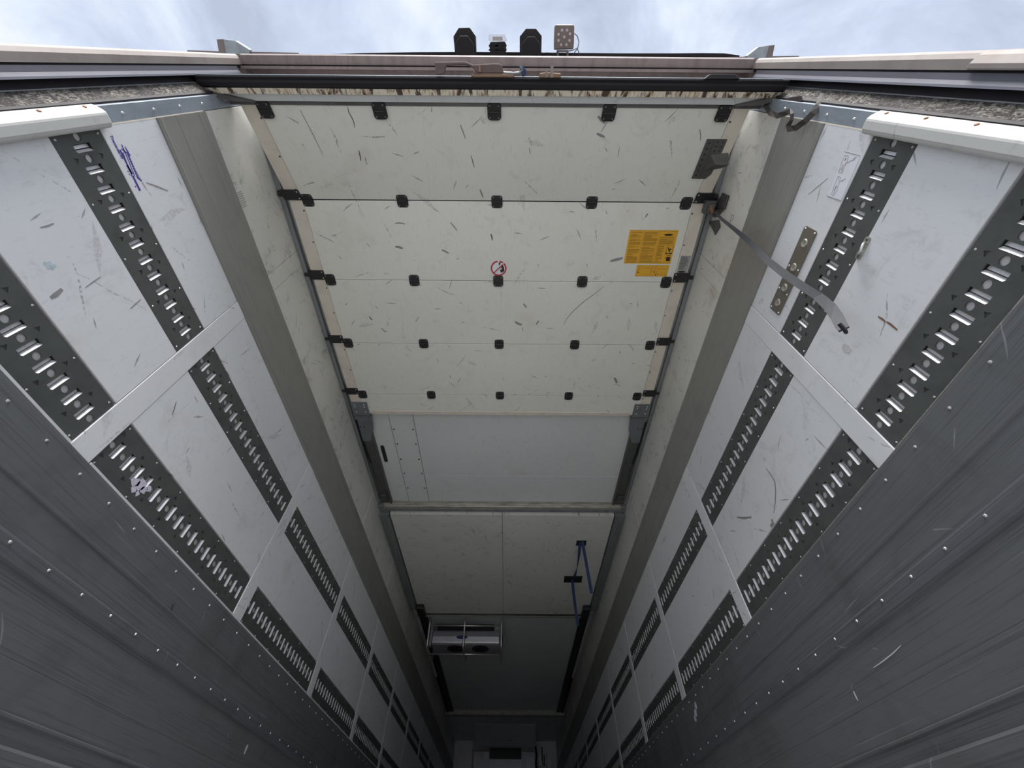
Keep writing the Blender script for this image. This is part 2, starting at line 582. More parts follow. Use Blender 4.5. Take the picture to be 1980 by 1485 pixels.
def rail_plate(u0, u1, slots, circ, tris, hv):
    """perforated plate in (u along y, v along z, d away from the room)"""
    vs = [(u0, -hv), (u1, -hv), (u1, hv), (u0, hv)]
    loops = [[0, 1, 2, 3]]
    holes = []
    def loop(ps):
        o = len(vs); vs.extend(ps); loops.append(list(range(o, o + len(ps)))); holes.append(ps)
    SU, SV = .0112, .0315
    for u in slots:
        loop([(u - SU, -SV), (u + SU * .55, -SV), (u + SU, -SV + .005), (u + SU, SV), (u - SU, SV)])
    for u in circ:
        loop([(u + .0122 * math.cos(2 * math.pi * k / 14), .0122 * math.sin(2 * math.pi * k / 14)) for k in range(14)])
    nplain = len(holes)
    for u, sg in tris:
        v = .0475 * sg
        loop([(u - .008, v - .007), (u + .010, v - .001), (u - .003, v + .010)])
    ed = []
    for lp in loops:
        ed += [(lp[i], lp[(i + 1) % len(lp)]) for i in range(len(lp))]
    ov, oe, of, *_ = mgeo.delaunay_2d_cdt([Vector(p) for p in vs], ed, [], 0, 1e-6)

    def inside(p, poly):
        r = False
        for i in range(len(poly)):
            (x1, y1), (x2, y2) = poly[i], poly[i - 1]
            if (y1 > p[1]) != (y2 > p[1]) and p[0] < (x2 - x1) * (p[1] - y1) / (y2 - y1) + x1:
                r = not r
        return r
    # bucket the holes along u so that the test stays quick
    bins = {}
    for h, ps in enumerate(holes):
        lo = int((min(p[0] for p in ps) - u0) / .03); hi = int((max(p[0] for p in ps) - u0) / .03)
        for k in range(lo, hi + 1):
            bins.setdefault(k, []).append(h)
    front = []; pit = []
    for t in of:
        cx = sum(ov[i][0] for i in t) / 3; cy = sum(ov[i][1] for i in t) / 3
        h = next((h for h in bins.get(int((cx - u0) / .03), []) if inside((cx, cy), holes[h])), None)
        if h is None:
            front.append(t)
        elif h >= nplain:
            pit.append(t)
    verts = [(p[0], p[1], 0) for p in ov]
    nb = len(verts)
    verts += [(p[0], p[1], .004) for p in ov]
    faces = list(front); mi = [0] * len(front)
    for t in pit:
        faces.append(tuple(i + nb for i in t)); mi.append(1)
    for u in circ:
        o = len(verts)
        verts += [(u - .0128, -.0135, .0062), (u + .0128, -.0135, .0062), (u + .0128, .0135, .0062), (u - .0128, .0135, .0062)]
        faces.append((o, o + 1, o + 2, o + 3)); mi.append(2)
    cnt = {}
    for t in front:
        for i in range(3):
            a, b = t[i], t[(i + 1) % 3]
            cnt[(min(a, b), max(a, b))] = cnt.get((min(a, b), max(a, b)), 0) + 1
    for (a, b), k in cnt.items():
        if k == 1:
            faces.append((a, b, b + nb, a + nb)); mi.append(0)
    return verts, faces, mi


def to_wall(side, verts, y=0, z=0, off=0.0):
    return [(side * (W0 + off + d), y + u, z + v) for u, v, d in verts]


# one slot insert: pale flat, groove, bright lip
INS_PROF = [(-.0075, .0125), (.0020, .0100), (.0022, .0145), (.0048, .0145), (.0050, .0085), (.0072, .0055), (.0095, .0025), (.0112, .0008)]


def insert_geo():
    vs, fs = [], []
    for v in (-.0305, .0315):
        vs += [(u, v, d) for u, d in INS_PROF]
    n = len(INS_PROF)
    for i in range(n - 1):
        fs.append((i, i + 1, n + i + 1, n + i))
    return vs, fs


PITCH_S = .0593


def make_wall(side, name, label):
    root = empty(name)
    tag(root, label, 'wall', kind='structure')
    X = lambda d: side * (W0 + d)
    def slab(d0, d1, y0, y1, z0, z1, nm, mat, bevel=0):
        a, b = sorted((X(d0), X(d1)))
        return MB().box(a, b, y0, y1, z0, z1).build(nm, mat, root, bevel=bevel)
    slab(.018, .10, .11, 13.4, -.25, 2.72, 'wall_core', 'sealant')
    up = slab(.0, .018, .0, 0, 0, 0, 'tmp', 'wall'); bpy.data.objects.remove(up)
    ends = [(Y0W, JA[0])] + [(JB[i], JA[i + 1]) for i in range(10)] + [(JB[10], Y_END)]
    for y0, y1 in ends:
        e = .0012
        slab(.0, .018, y0 + e, y1 - e, L1 + .001, U0 - .001, 'wall_panel', 'wall', .0015)
        slab(.0, .018, y0 + e, y1 - e, U1 + .001, B0 - .001, 'wall_panel', 'wall', .0015)
        slab(.0, .018, y0 + e, y1 - e, B1 + .001, ZC - .001, 'wall_panel', 'wall_upper', .0015)
    for a, b in zip(JA, JB):
        slab(-.0015, .018, a + .001, b - .001, K - .002, B0 - .001, 'joint_strip', 'strip', .0015)
        slab(-.0015, .018, a + .001, b - .001, B1 + .001, ZC - .001, 'joint_strip', 'wall_upper', .0015)
    # grey rub band
    prof = [(.018, B0), (-.006, B0), (-.010, B0 + .012), (-.006, B0 + .022), (-.006, B0 + .10), (-.0045, B0 + .103), (-.006, B0 + .106),
            (-.006, B1 - .060), (-.009, B1 - .052), (-.006, B1 - .044), (-.006, B1 - .004), (-.003, B1), (.018, B1)]
    MB().sweep_y([(X(d), z) for d, z in prof], Y0W, Y_END).build('rub_band', 'band', root)
    # lashing rails
    vs, fs = insert_geo()
    ins_me = MB().add(to_wall(side, vs), fs).mesh('slot_insert', 'insert')
    far = MB(); riv = MB()
    for z0, z1 in ((K + (.009 if side < 0 else .004), L1), (U0, U1)):
        zc = (z0 + z1) / 2 + (.0 if z0 > 1.2 else -.004)
        slab(.0165, .0178, Y0W, Y_END, z0, z1, 'rail_backing', 'rail')
        for k, (y0, y1) in enumerate(ends):
            if k == 0:
                slots = [.859 - PITCH_S * i for i in range(11, -1, -1)]
                circ = [.8885 - PITCH_S * i for i in range(12, -1, -1)]
            else:
                b = JB[k - 1]
                slots = [b + .0405 + PITCH_S * i for i in range(18)]
                circ = [b + .0135 + PITCH_S * i for i in range(19)]
            slots = [u for u in slots if y0 + .015 < u < y1 - .015]
            circ = [u for u in circ if y0 + .0132 < u < y1 - .0132]
            tris = [(u - .001, sg) for i, u in enumerate(circ[::-1]) if i % 2 == 1 for sg in (-1, 1)] if k < 4 else []
            hv = min(z1 - zc, zc - z0) - .0005
            v, fc, mi = rail_plate(y0 + .001, y1 - .001, slots, circ, tris, hv)
            mb = MB()
            mb.v = to_wall(side, v, 0, zc, .002); mb.f = fc; mb.mi = mi
            rail = mb.build('lashing_rail', ['rail', 'rail', 'backing'], root)
            for u in slots:
                if k < 3:
                    o = obj('slot_insert', ins_me, rail)
                    o.location = (side * .002, u, zc)
                else:
                    far.add([(x + side * .002, yy + u, zz + zc) for x, yy, zz in to_wall(side, vs)], fs)
            for u in circ[::3] if k < 5 else []:
                for sg in (-1, 1):
                    riv.dome((X(.002), u, zc + sg * .077), (-side, 0, 0), .0035, .002, 6)
    far.build('distant_slot_inserts', 'insert', root, stuff=True)
    riv.build('rail_rivets', 'screw', root, stuff=True)
    # edge trim over the kick plates
    for y0, y1 in ends:
        slab(-.003, .012, y0 + .003, y1 - .003, K, K + (.0085 if side < 0 else .0035), 'edge_trim', 'alu_trim' if side < 0 else 'alu')
    # kick plates
    def kp(prof, nm, mat):
        MB().sweep_y([(X(d), z) for d, z in prof], Y0W, Y_END).build(nm, mat, root)
    kp([(.02, .60), (-.006, .604), (-.006, .698), (-.010, .701), (-.010, .707), (-.006, .710), (-.006, .846), (-.004, K), (.02, K)], 'kick_plate', 'kick')
    kp([(.02, .545), (-.006, .552), (-.0125, .556), (-.0125, .598), (-.009, .606), (.02, .606)], 'kick_batten', 'kick_dark')
    kp([(.02, .24), (-.005, .24), (-.005, .300), (-.009, .303), (-.009, .309), (-.005, .312), (-.005, .40), (-.0035, .402), (-.005, .404), (-.005, .556), (.02, .556)], 'kick_plate', 'kick')
    kp([(.02, -.10), (-.040, -.10), (-.040, .02), (-.030, .03), (-.030, .09), (-.036, .10), (-.036, .15), (-.028, .16), (-.028, .21), (-.034, .22),
        (-.034, .244), (-.028, .252), (.02, .252)], 'kick_rail', 'kick')
    sc = MB()
    for i in range(85):
        y = .260 + .148 * i
        sc.dome((X(-.006), y, .8155), (-side, 0, 0), .0048, .0035, 8)
        sc.dome((X(-.0125), y, .588), (-side, 0, 0), .0048, .0035, 8)
    sc.build('kick_plate_screws', 'screw', root, stuff=True)
    return root


wl = make_wall(-1, 'wall_left', 'left trailer side wall with blue stamp, dark lashing rails and grey kick plates')
wr = make_wall(1, 'wall_right', 'right trailer side wall with mounting plate, dark lashing rails and grey kick plates')

# ---------------------------------------------------------------- rear portal
def make_post(side, name, label):
    root = tag(empty(name), label, 'post', kind='structure')
    def col_(prof, z0, z1, nm, mat, bevel=0, seg=1):
        return MB().sweep_z([(side * x, y) for x, y in prof], z0, z1).build(nm, mat, root, bevel=bevel, seg=seg)
    col_([(1.312, -.002), (1.312, -.026), (1.320, -.038), (1.334, -.044), (1.42, -.044), (1.42, -.002)], -.30, 2.66, 'post_cap', 'beige')
    col_([(1.318, -.002), (1.42, -.002), (1.42, .012), (1.318, .012)], -.30, 2.66, 'cap_seam', 'rubber')  # black strip in the seam between cap and outer seal
    col_([(1.313, .004), (1.40, .004), (1.40, .020), (1.309, .020)], -.30, 2.60, 'outer_seal', 'slate_dark')
    col_([(1.309, .020), (1.40, .020), (1.40, .036), (1.300, .036), (1.302, .030)], -.30, 2.60, 'seal_lip', 'lip')
    col_([(1.335, .036), (1.40, .036), (1.40, .062), (1.322, .062)], -.30, 2.60, 'door_groove', 'rubber')
    col_([(1.318, .060), (1.322, .0595), (1.322, .0625), (1.318, .063)], -.30, 2.50, 'groove_edge', 'track')
    col_([(1.322, .062), (1.40, .062), (1.40, .098), (1.272, .094)], -.30, 2.58, 'fibre_strip', 'fibre')
    col_([(1.270, .092), (1.40, .098), (1.40, .112), (1.262, .109), (1.262, .098)], -.30, 2.58, 'fibre_edge', 'rubber')
    col_([(1.250, .106), (1.262, .104), (1.40, .110), (1.40, .157), (1.250, .157)], 1.40, 2.58, 'riveted_plate', 'slate', .001)
    s = MB()
    for z in (1.66, 1.813, 1.962, 2.11):
        s.dome((side * 1.250, .132, z), (-side, 0, 0), .0055, .005, 8)
    s.build('rivets', 'screw', root, stuff=True)
    # cream edge left of the lining
    col_([(1.2505, .150), (1.27, .150), (1.27, .160), (1.2495, .160)], 1.55, 2.10, 'filler_edge', 'door_edge')
    # beige buffer block on the cap
    MB().sweep_z([(side * 1.300, -.002), (side * 1.300, -.016), (side * 1.312, -.034), (side * 1.33, -.044), (side * 1.33, -.002)], -.2, 1.39).build('buffer_block', 'beige', root, bevel=.004, seg=2)
    return root


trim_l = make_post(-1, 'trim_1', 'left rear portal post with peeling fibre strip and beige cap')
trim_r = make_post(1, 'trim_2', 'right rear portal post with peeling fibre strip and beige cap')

h = tag(empty('trim_3'), 'stained mauve header beam across the top of the rear portal', 'beam', kind='structure')
MB().sweep_x([(-.046, 2.70), (-.046, 2.668), (-.040, 2.652), (-.003, 2.650), (-.003, 2.70)], -1.312, 1.312).build('header_beam', 'beige_dark', h)
MB().box(-1.312, 1.312, -.003, .004, 2.655, 2.72).build('header_seam', 'rubber', h)
MB().box(-1.312, 1.312, .003, .015, 2.632, 2.72).build('header_lip', 'beige_dark', h)
MB().box(-1.42, 1.42, -.040, .22, 2.715, 2.86).build('header_box', 'beige_dark', h)
MB().box(-1.40, 1.40, .12, .20, 2.57, 2.72).build('header_back', 'beige_dark', h)
MB().box(-1.42, -1.305, -.043, .12, 2.655, 2.75).build('corner_block', 'beige_dark', h)
MB().box(1.305, 1.42, -.043, .12, 2.655, 2.75).build('corner_block', 'beige_dark', h)

# cream bumpers on the inner edge of the posts
for side, nm in ((-1, 'left'), (1, 'right')):
    t = tag(empty('wall_bumper'), f'cream plastic bumper strip screwed inside the {nm} rear post', 'bumper')
    prof = [(1.252, .098), (1.226, .112), (1.216, .122), (1.216, .150), (1.222, .164), (1.2495, .166)]
    MB().sweep_z([(side * x, y) for x, y in prof], -.08, 1.560).build('bumper_strip', 'bumper', t, bevel=.006, seg=2)
    s = MB()
    for z in (.9, 1.05, 1.20, 1.358, 1.511):
        s.dome((side * 1.238, .1055, z), Vector((-side * .5, -.85, 0)), .006, .004, 8)
    s.build('bumper_screws', 'rust', t, stuff=True)

# ---------------------------------------------------------------- sectional door, raised
D = tag(empty('door_1'), 'raised white sectional overhead door with black hinges under the ceiling', 'door', kind='structure')
ZD = 2.48
TH = .045
HW, ES = 1.197, 1.120
seams = [.607, 1.089, 1.568, 2.044]


def door_panel(p0, p1, nm='door_panel'):
    """one section between two (y, z) points of its underside"""
    a, b = Vector((0, p0[0], p0[1])), Vector((0, p1[0], p1[1]))
    t = (b - a).normalized(); nrm = Vector((0, -t.z, t.y))
    a2, b2 = a + t * .0014, b - t * (.0045 if p0[0] < .2 else .0014)
    mid = (a2 + b2) / 2
    o = MB().obox(mid + nrm * TH / 2, (ES - .0008, 0, 0), (b2 - a2) / 2, nrm * TH / 2).build(nm, 'door', D, bevel=.002)
    for s in (-1, 1):
        c0 = mid + nrm * (TH / 2) + Vector((s * (ES + HW) / 2, 0, 0))
        e = MB().obox(c0, ((HW - ES) / 2 - .0006, 0, 0), (b2 - a2) / 2, nrm * TH / 2).build('end_stile', 'door_edge', D, bevel=.0015)
        sm = MB()
        L = (b2 - a2).length
        for k in (.12, .5, .88):
            sm.cyl(a2 + t * (L * k) + Vector((s * (ES + .008), 0, 0)) - nrm * .0012, nrm, .005, .002, 8)
        sm.build('stile_screws', 'dark_screw', e, stuff=True)
    return o


door_panel((.145, 2.305), (seams[0], ZD))
for a, b in zip(seams, seams[1:]):
    door_panel((a, ZD), (b, ZD))
door_panel((seams[-1], ZD), (2.245, ZD))
MB().box(-1.055, 1.055, 2.217, 2.250, ZD - .004, ZD + .002).build('end_rail', 'door_edge', D, bevel=.001)

for y in seams:
    MB().box(-ES, ES, y - .012, y + .012, ZD + .012, ZD + .03).build('seam_seal', 'rubber', D)
# hinges: rounded black leaf pairs
HX = [-1.088, -.547, -.006, .536, 1.076]


def rrect(w, hh, r, n=4):
    pts = []
    for cx, cy, a0 in ((w - r, hh - r, 0), (-w + r, hh - r, 90), (-w + r, -hh + r, 180), (w - r, -hh + r, 270)):
        pts += [(cx + r * math.cos(R(a0 + 90 * i / n)), cy + r * math.sin(R(a0 + 90 * i / n))) for i in range(n + 1)]
    return pts


hb = MB().prism([(x, y, 0) for x, y in rrect(.0325, .0375, .015)], (0, 0, -.007), top=.97)
hb.tube([(-.026, 0, -.007), (.026, 0, -.007)], .0055, 8)
hinge_me = hb.mesh('hinge', 'black')
hs = MB()
for sx in (-.021, .021):
    for sy in (-.026, .026):
        hs.dome((sx, sy, -.007), (0, 0, -1), .005, .003, 8)
hs_me = hs.mesh('hinge_screws', 'steel_dark' if False else 'lamp_face')
for si, y in enumerate([.157] + seams):
    for x in HX:
        o = obj('hinge', hinge_me, D)
        q = obj('hinge_screw_set', hs_me, o); q['kind'] = 'stuff'
        if si == 0:
            o.location = (x, .166, 2.309); o.rotation_euler = (math.atan2(.175, .462), 0, 0)
        else:
            o.location = (x, y, ZD)
            if si == 1:
                o.rotation_euler = (.18, 0, 0)
# roller brackets over the stiles
rb = MB().prism([(1.115, -.058, 0), (1.122, -.064, 0), (1.215, -.064, 0), (1.215, -.004, 0), (1.122, -.004, 0), (1.115, -.010, 0)], (0, 0, -.008))
rb.cyl((1.19, -.034, .008), (1, 0, 0), .017, .05, 12)
for s in (-1, 1):
    mb = MB(); mb.v = [(s * x, y, z) for x, y, z in rb.v]; mb.f = rb.f; mb.mi = rb.mi
    me = mb.mesh('roller_bracket', 'black')
    q = MB()
    for yy in (-.054, -.014):
        q.dome((s * 1.126, yy, -.008), (0, 0, -1), .0042, .002, 8)
    qme = q.mesh('bracket_screws', 'screw')
    for y in seams:
        o = obj('roller_bracket', me, D); o.location = (0, y, ZD - .001)
        if y < .7:
            o.rotation_euler = (math.atan2(.175, .462), 0, 0)
        k = obj('bracket_screw_pair', qme, o); k['kind'] = 'stuff'
# bottom rail, rusty edge and rubber seal at the free end
MB().sweep_x([(.130, 2.300), (.147, 2.302), (.147, 2.345), (.130, 2.345)], -1.24, 1.24).build('bottom_channel', 'steel_dark', D)
MB().sweep_x([(.104, 2.265), (.131, 2.285), (.131, 2.345), (.104, 2.345)], -1.255, 1.255).build('bottom_rail', 'ceiling', D)
MB().sweep_x([(.081, 2.240), (.103, 2.252), (.104, 2.266), (.104, 2.345), (.081, 2.345)], -1.295, 1.285).build('rusty_bottom_edge', 'rust_cream', D)
MB().sweep_x([(.034, 2.222), (.040, 2.216), (.052, 2.226), (.058, 2.222), (.074, 2.230), (.082, 2.243), (.082, 2.33), (.034, 2.30)], -1.312, 1.290).build('bottom_seal', 'rubber', D, bevel=.002)
MB().tube([(-1.31, .0335, 2.2235), (1.26, .0335, 2.2235)], .0022, 6).build('seal_highlight', 'slate', D)  # gloss highlight along the seal's rear edge, built as a pale bead
# rotted corner shreds of the seal
for sx in (-1, 1):
    p = [(sx * 1.10, .128, 2.270), (sx * 1.25, .098, 2.256), (sx * 1.285, .094, 2.22), (sx * 1.21, .125, 2.262)]
    MB().prism(p, (0, .006, -.012)).build('seal_shred', 'steel_dark', D)

# dark steel lift plate near the right end of the lowest section
tl = (Vector((0, .607 - .145, ZD - 2.305))).normalized()


def on_low(x, s, off=0.0):
    """point on the underside of the sloping section, s metres up from the free edge"""
    p = Vector((x, .145, 2.305)) + tl * s
    return p + Vector((0, tl.z, -tl.y)) * off


lp = empty('lift_plate'); lp.parent = D
pl = [on_low(1.050, .14, .001), on_low(1.150, .14, .001), on_low(1.150, .27, .001), on_low(1.145, .32, .001), on_low(1.125, .345, .001), on_low(1.050, .345, .001)]
nn = Vector((0, tl.z, -tl.y))
MB().prism(pl, nn * .005).build('plate', 'steel_dark', lp)
MB().prism([on_low(1.088, .14, .006), on_low(1.094, .14, .006), on_low(1.094, .345, .006), on_low(1.088, .345, .006)], nn * .002).build('plate_fold', 'steel_dark', lp)
w = MB()
w.add([on_low(1.098, .215, .006), on_low(1.185, .205, .006), on_low(1.185, .285, .006), on_low(1.098, .305, .006), on_low(1.125, .245, .045), on_low(1.19, .243, .050)],
      [(0, 1, 5, 4), (1, 2, 5), (2, 3, 4, 5), (3, 0, 4), (3, 2, 1, 0)])
w.build('pull_wedge', 'steel_dark', lp)
s = MB()
for i in range(7):
    s.dome(on_low(1.066, .158 + .028 * i, .006), nn, .005, .003, 8)
for i in range(3):
    for x in (1.108, 1.135):
        s.dome(on_low(x, .152 + .022 * i, .006), nn, .004, .002, 8)
s.build('plate_screws', 'rubber', lp, stuff=True)

# stickers on the second section
def sheet(x0, x1, y0, y1, z, nm, mat, parent, t=.0008):
    return MB().box(x0, x1, y0, y1, z - t, z).build(nm, mat, parent)


SZ = ZD
y1 = sheet(.782, 1.074, .760, .966, SZ, 'warning_sticker', 'yellow', D)
y1['label'] = 'yellow instruction sticker with three columns of small print'
ink = MB(); zi = SZ - .0014
def line(x0, x1, ya, yb, mb=None):
    (mb or ink).box(x0, x1, ya, yb, zi, zi + .0004)
for x0, x1, ya, yb in ((.785, 1.071, .765, .7665), (.785, 1.071, .958, .9595), (.868, .8690, .766, .958), (.966, .967, .766, .958), (.966, 1.04, .846, .847)):
    line(x0, x1, ya, yb)
rr = random.Random(3)
for cx0, cx1, ya, yb in ((.792, .862, .772, .955), (.875, .960, .772, .955), (.972, 1.062, .800, .842), (.972, 1.012, .852, .955)):
    y = ya
    while y < yb:
        line(cx0, cx1 - (cx1 - cx0) * rr.choice([0, .02, .05, .1, .45]), y, y + .0021)
        y += rr.choice([.0042, .0042, .0042, .0075])
ink.build('small_print', 'yellow_ink', y1)
bk = MB()
bk.prism([(1.020 + .027 * math.cos(t), .787 + .0062 * math.sin(t), zi) for t in [2 * math.pi * i / 20 for i in range(20)]], (0, 0, .0004))
bk.box(1.028, 1.0295, .852, .905, zi, zi + .0004); bk.box(1.066, 1.0675, .852, .905, zi, zi + .0004)
bk.box(1.028, 1.0675, .852, .8532, zi, zi + .0004)
bk.prism([(1.034, .861, zi), (1.040, .862, zi), (1.046, .873, zi), (1.056, .868, zi), (1.060, .872, zi), (1.050, .884, zi), (1.053, .892, zi), (1.046, .893, zi), (1.041, .880, zi)], (0, 0, .0004))
bk.box(1.026, 1.041, .896, .904, zi, zi + .0004); bk.box(1.046, 1.066, .896, .904, zi, zi + .0004)
bk.box(1.043, 1.050, .911, .917, zi, zi + .0004); bk.box(1.055, 1.061, .911, .917, zi, zi + .0004)
bk.prism([(1.040, .922, zi), (1.064, .922, zi), (1.066, .949, zi), (1.040, .949, zi)], (0, 0, .0004))
bk.prism([(1.030, .930, zi), (1.037, .922, zi), (1.038, .925, zi), (1.031, .934, zi)], (0, 0, .0004))
bk.build('pictogram', 'ink', y1)
y2 = sheet(.868, 1.071, .976, 1.050, SZ, 'warning_sticker', 'yellow', D)
y2['label'] = 'small yellow sticker with two line drawings'
i2 = MB()
for b in ((.871, 1.068, .979, .980), (.871, 1.068, 1.046, 1.047), (.968, .9695, .979, 1.047), (.871, .872, .979, 1.047), (1.067, 1.068, .979, 1.047),
          (.905, .955, .993, .9945), (.900, .962, 1.034, 1.0355), (.961, .9625, .993, 1.035), (1.000, 1.060, .998, .9995), (1.005, 1.062, 1.034, 1.0355), (.990, .9915, .981, 1.000)):
    line(*b, mb=i2)
for p, q in (((.884, 1.022), (.900, 1.034)), ((.884, .985), (.884, 1.022)), ((.893, .984), (.885, 1.012)), ((.996, 1.010), (1.008, 1.034)), ((.985, .99), (.984, 1.02))):
    d = Vector((q[0] - p[0], q[1] - p[1], 0)); w = Vector((-d.y, d.x, 0)).normalized() * .0008
    a = Vector((p[0], p[1], zi)); b = Vector((q[0], q[1], zi))
    i2.prism([a - w, b - w, b + w, a + w], (0, 0, .0004))
i2.build('line_drawing', 'yellow_ink', y2)
i3 = MB()
for x, y in ((.882, 1.022), (.985, 1.020), (.998, 1.038)):
    i3.cyl((x, y, zi), (0, 0, 1), .0042, .0004, 10)
i3.build('drawing_dots', 'ink', y2)
gs = sheet(1.128, 1.190, .914, 1.026, SZ, 'rating_plate', 'sticker_grey', D)
gs['label'] = 'grey rating sticker on the door stile'
gi = MB()
for i in range(16):
    line(1.134, 1.184 - .02 * rr.random(), .921 + .0052 * i, .9225 + .0052 * i, mb=gi)
gi.prism([(1.158 + .024 * math.cos(t), 1.017 + .006 * math.sin(t), zi) for t in [2 * math.pi * i / 16 for i in range(16)]], (0, 0, .0004))
gi.build('small_print', 'ink', gs)
# round no-climbing sign
ns = empty('prohibition_sign'); ns.parent = D; ns['label'] = 'round red and white prohibition sticker'
cx, cy, rr0 = -.002, 1.004, .050
MB().cyl((cx, cy, SZ - .0008), (0, 0, 1), rr0, .0008, 32).build('disc', 'sticker_white', ns)
ring = MB()
n = 48
for i in range(n):
    a, b = 2 * math.pi * i / n, 2 * math.pi * (i + 1) / n
    if 35 <= i <= 36 or i == 41:       # scraped gaps
        continue
    ps = [(cx + r * math.cos(t), cy + r * math.sin(t), zi) for r, t in ((.0405, a), (.050, a), (.050, b), (.0405, b))]
    ring.prism(ps, (0, 0, .0004))
ring.prism([(cx - .031, cy + .026, zi), (cx - .026, cy + .031, zi), (cx + .029, cy - .022, zi), (cx + .024, cy - .028, zi)], (0, 0, .0004))
ring.build('red_ring', 'red_ink', ns)
fig = MB(); z2 = zi - .0002
fig.prism([(cx + .001, cy - .039, z2), (cx + .014, cy - .037, z2), (cx + .009, cy - .024, z2), (cx + .001, cy - .018, z2)], (0, 0, .0004))
fig.prism([(cx + .006, cy - .004, z2), (cx + .014, cy - .002, z2), (cx + .020, cy - .014, z2), (cx + .028, cy - .022, z2), (cx + .034, cy - .006, z2), (cx + .036, cy + .016, z2),
           (cx + .028, cy + .024, z2), (cx + .016, cy + .029, z2), (cx + .006, cy + .010, z2), (cx + .020, cy + .006, z2), (cx + .024, cy - .004, z2), (cx + .012, cy + .002, z2)], (0, 0, .0004))
fig.build('climbing_figure', 'ink', ns)

# ---------------------------------------------------------------- door tracks
for side, nm in ((-1, 'left'), (1, 'right')):
    t = tag(empty('door_track'), f'grey steel track carrying the {nm} rollers of the raised door', 'track')
    for nm2, mat, x0, x1, dz0, dz1 in (('track_flange', 'track', 1.218, 1.240, -.012, .0), ('track_lip', 'track', 1.240, 1.2495, -.004, .030), ('track_web', 'track', 1.232, 1.240, 0, .07)):
        mb = MB()
        path = [(.22, 2.470), (.34, 2.484), (.46, 2.490), (3.45, 2.490)]
        vs = []
        for y, z in path:
            vs += [(side * x0, y, z + dz0), (side * x1, y, z + dz0), (side * x1, y, z + dz1), (side * x0, y, z + dz1)]
        k = len(path)
        fs = [(4 * i + a, 4 * i + (a + 1) % 4, 4 * i + 4 + (a + 1) % 4, 4 * i + 4 + a) for i in range(k - 1) for a in range(4)] + [(0, 1, 2, 3), (4 * k - 1, 4 * k - 2, 4 * k - 3, 4 * k - 4)]
        mb.add(vs, fs).build(nm2, mat, t)

# lift arms behind the door
for side, nm in ((-1, 'left'), (1, 'right')):
    t = tag(empty('lift_arm'), f'dark steel lift arm bolted to the inner {nm} corner of the door', 'arm')
    sx = lambda x: side * x
    MB().prism([(sx(1.073), 2.122, ZD - .003), (sx(1.205), 2.122, ZD - .003), (sx(1.205), 2.255, ZD - .003), (sx(1.073), 2.255, ZD - .003)], (0, 0, -.006)).build('hinge_plate', 'arm_steel', t, bevel=.001)
    s = MB()
    for x in (1.10, 1.175):
        for y in (2.145, 2.168, 2.222):
            s.dome((sx(x), y, ZD - .009), (0, 0, -1), .006, .004, 8)
    s.build('plate_bolts', 'screw', t, stuff=True)
    MB().tube([(sx(1.07), 2.262, ZD - .004), (sx(1.21), 2.262, ZD - .004)], .009, 10).build('hinge_knuckle', 'steel_dark', t)
    MB().prism([(sx(1.065), 2.268, ZD), (sx(1.195), 2.268, ZD), (sx(1.205), 2.58, ZD + .010), (sx(1.135), 2.58, ZD + .010), (sx(1.085), 2.43, ZD + .006)], (0, 0, .008)).build('gusset', 'arm_steel', t, bevel=.001)
    MB().box(*sorted((sx(1.125), sx(1.215))), 2.45, 3.478, ZD + .022, ZD + .049).build('channel', 'steel_dark', t, bevel=.003)
    MB().box(*sorted((sx(1.112), sx(1.125))), 2.45, 3.478, ZD + .012, ZD + .049).build('channel_side', 'steel_dark', t)
    MB().tube([(sx(1.215), 2.35, ZD + .02), (sx(1.207), 2.75, ZD + .018), (sx(1.20), 2.86, ZD + .015)], .009, 8).build('gas_rod', 'rubber', t)
    MB().tube([(sx(1.20), 2.80, ZD + .015), (sx(1.197), 3.10, ZD + .015)], .005, 8).build('thin_rod', 'steel_dark', t)
    MB().box(*sorted((sx(1.14), sx(1.20))), 3.33, 3.43, ZD + .002, ZD + .022).build('end_bracket', 'steel_dark', t, bevel=.004)
    s = MB()
    for x in (1.155, 1.185):
        s.dome((sx(x), 2.40, ZD), (0, 0, -1), .006, .004, 8)
    s.build('gusset_bolts', 'rubber', t, stuff=True)

# ---------------------------------------------------------------- ceiling beam, partition, deep rails
b = tag(empty('ceiling_beam'), 'worn aluminium cross beam behind the raised door', 'beam')
MB().sweep_x([(3.480, 2.60), (3.480, 2.500), (3.484, 2.490), (3.484, 2.482), (3.492, 2.470), (3.520, 2.468), (3.524, 2.476), (3.528, 2.60)], -1.245, 1.245).build('front_flange', 'alu', b)
MB().sweep_x([(3.529, 2.60), (3.529, 2.480), (3.536, 2.474), (3.552, 2.470), (3.556, 2.476), (3.574, 2.474), (3.582, 2.482), (3.586, 2.60)], -1.245, 1.245).build('rear_flange', 'track', b)
for s in (-1, 1):
    MB().box(*sorted((s * 1.19, s * 1.249)), 3.474, 3.545, 2.462, 2.52).build('end_cap', 'track', b, bevel=.004)
    q = MB()
    for x in (1.185, 1.205):
        q.cyl((s * (x + .02), 3.50, 2.4610), (0, 0, 1), .005, .004, 8)
    q.build('end_cap_bolts', 'dark_screw', b, stuff=True)

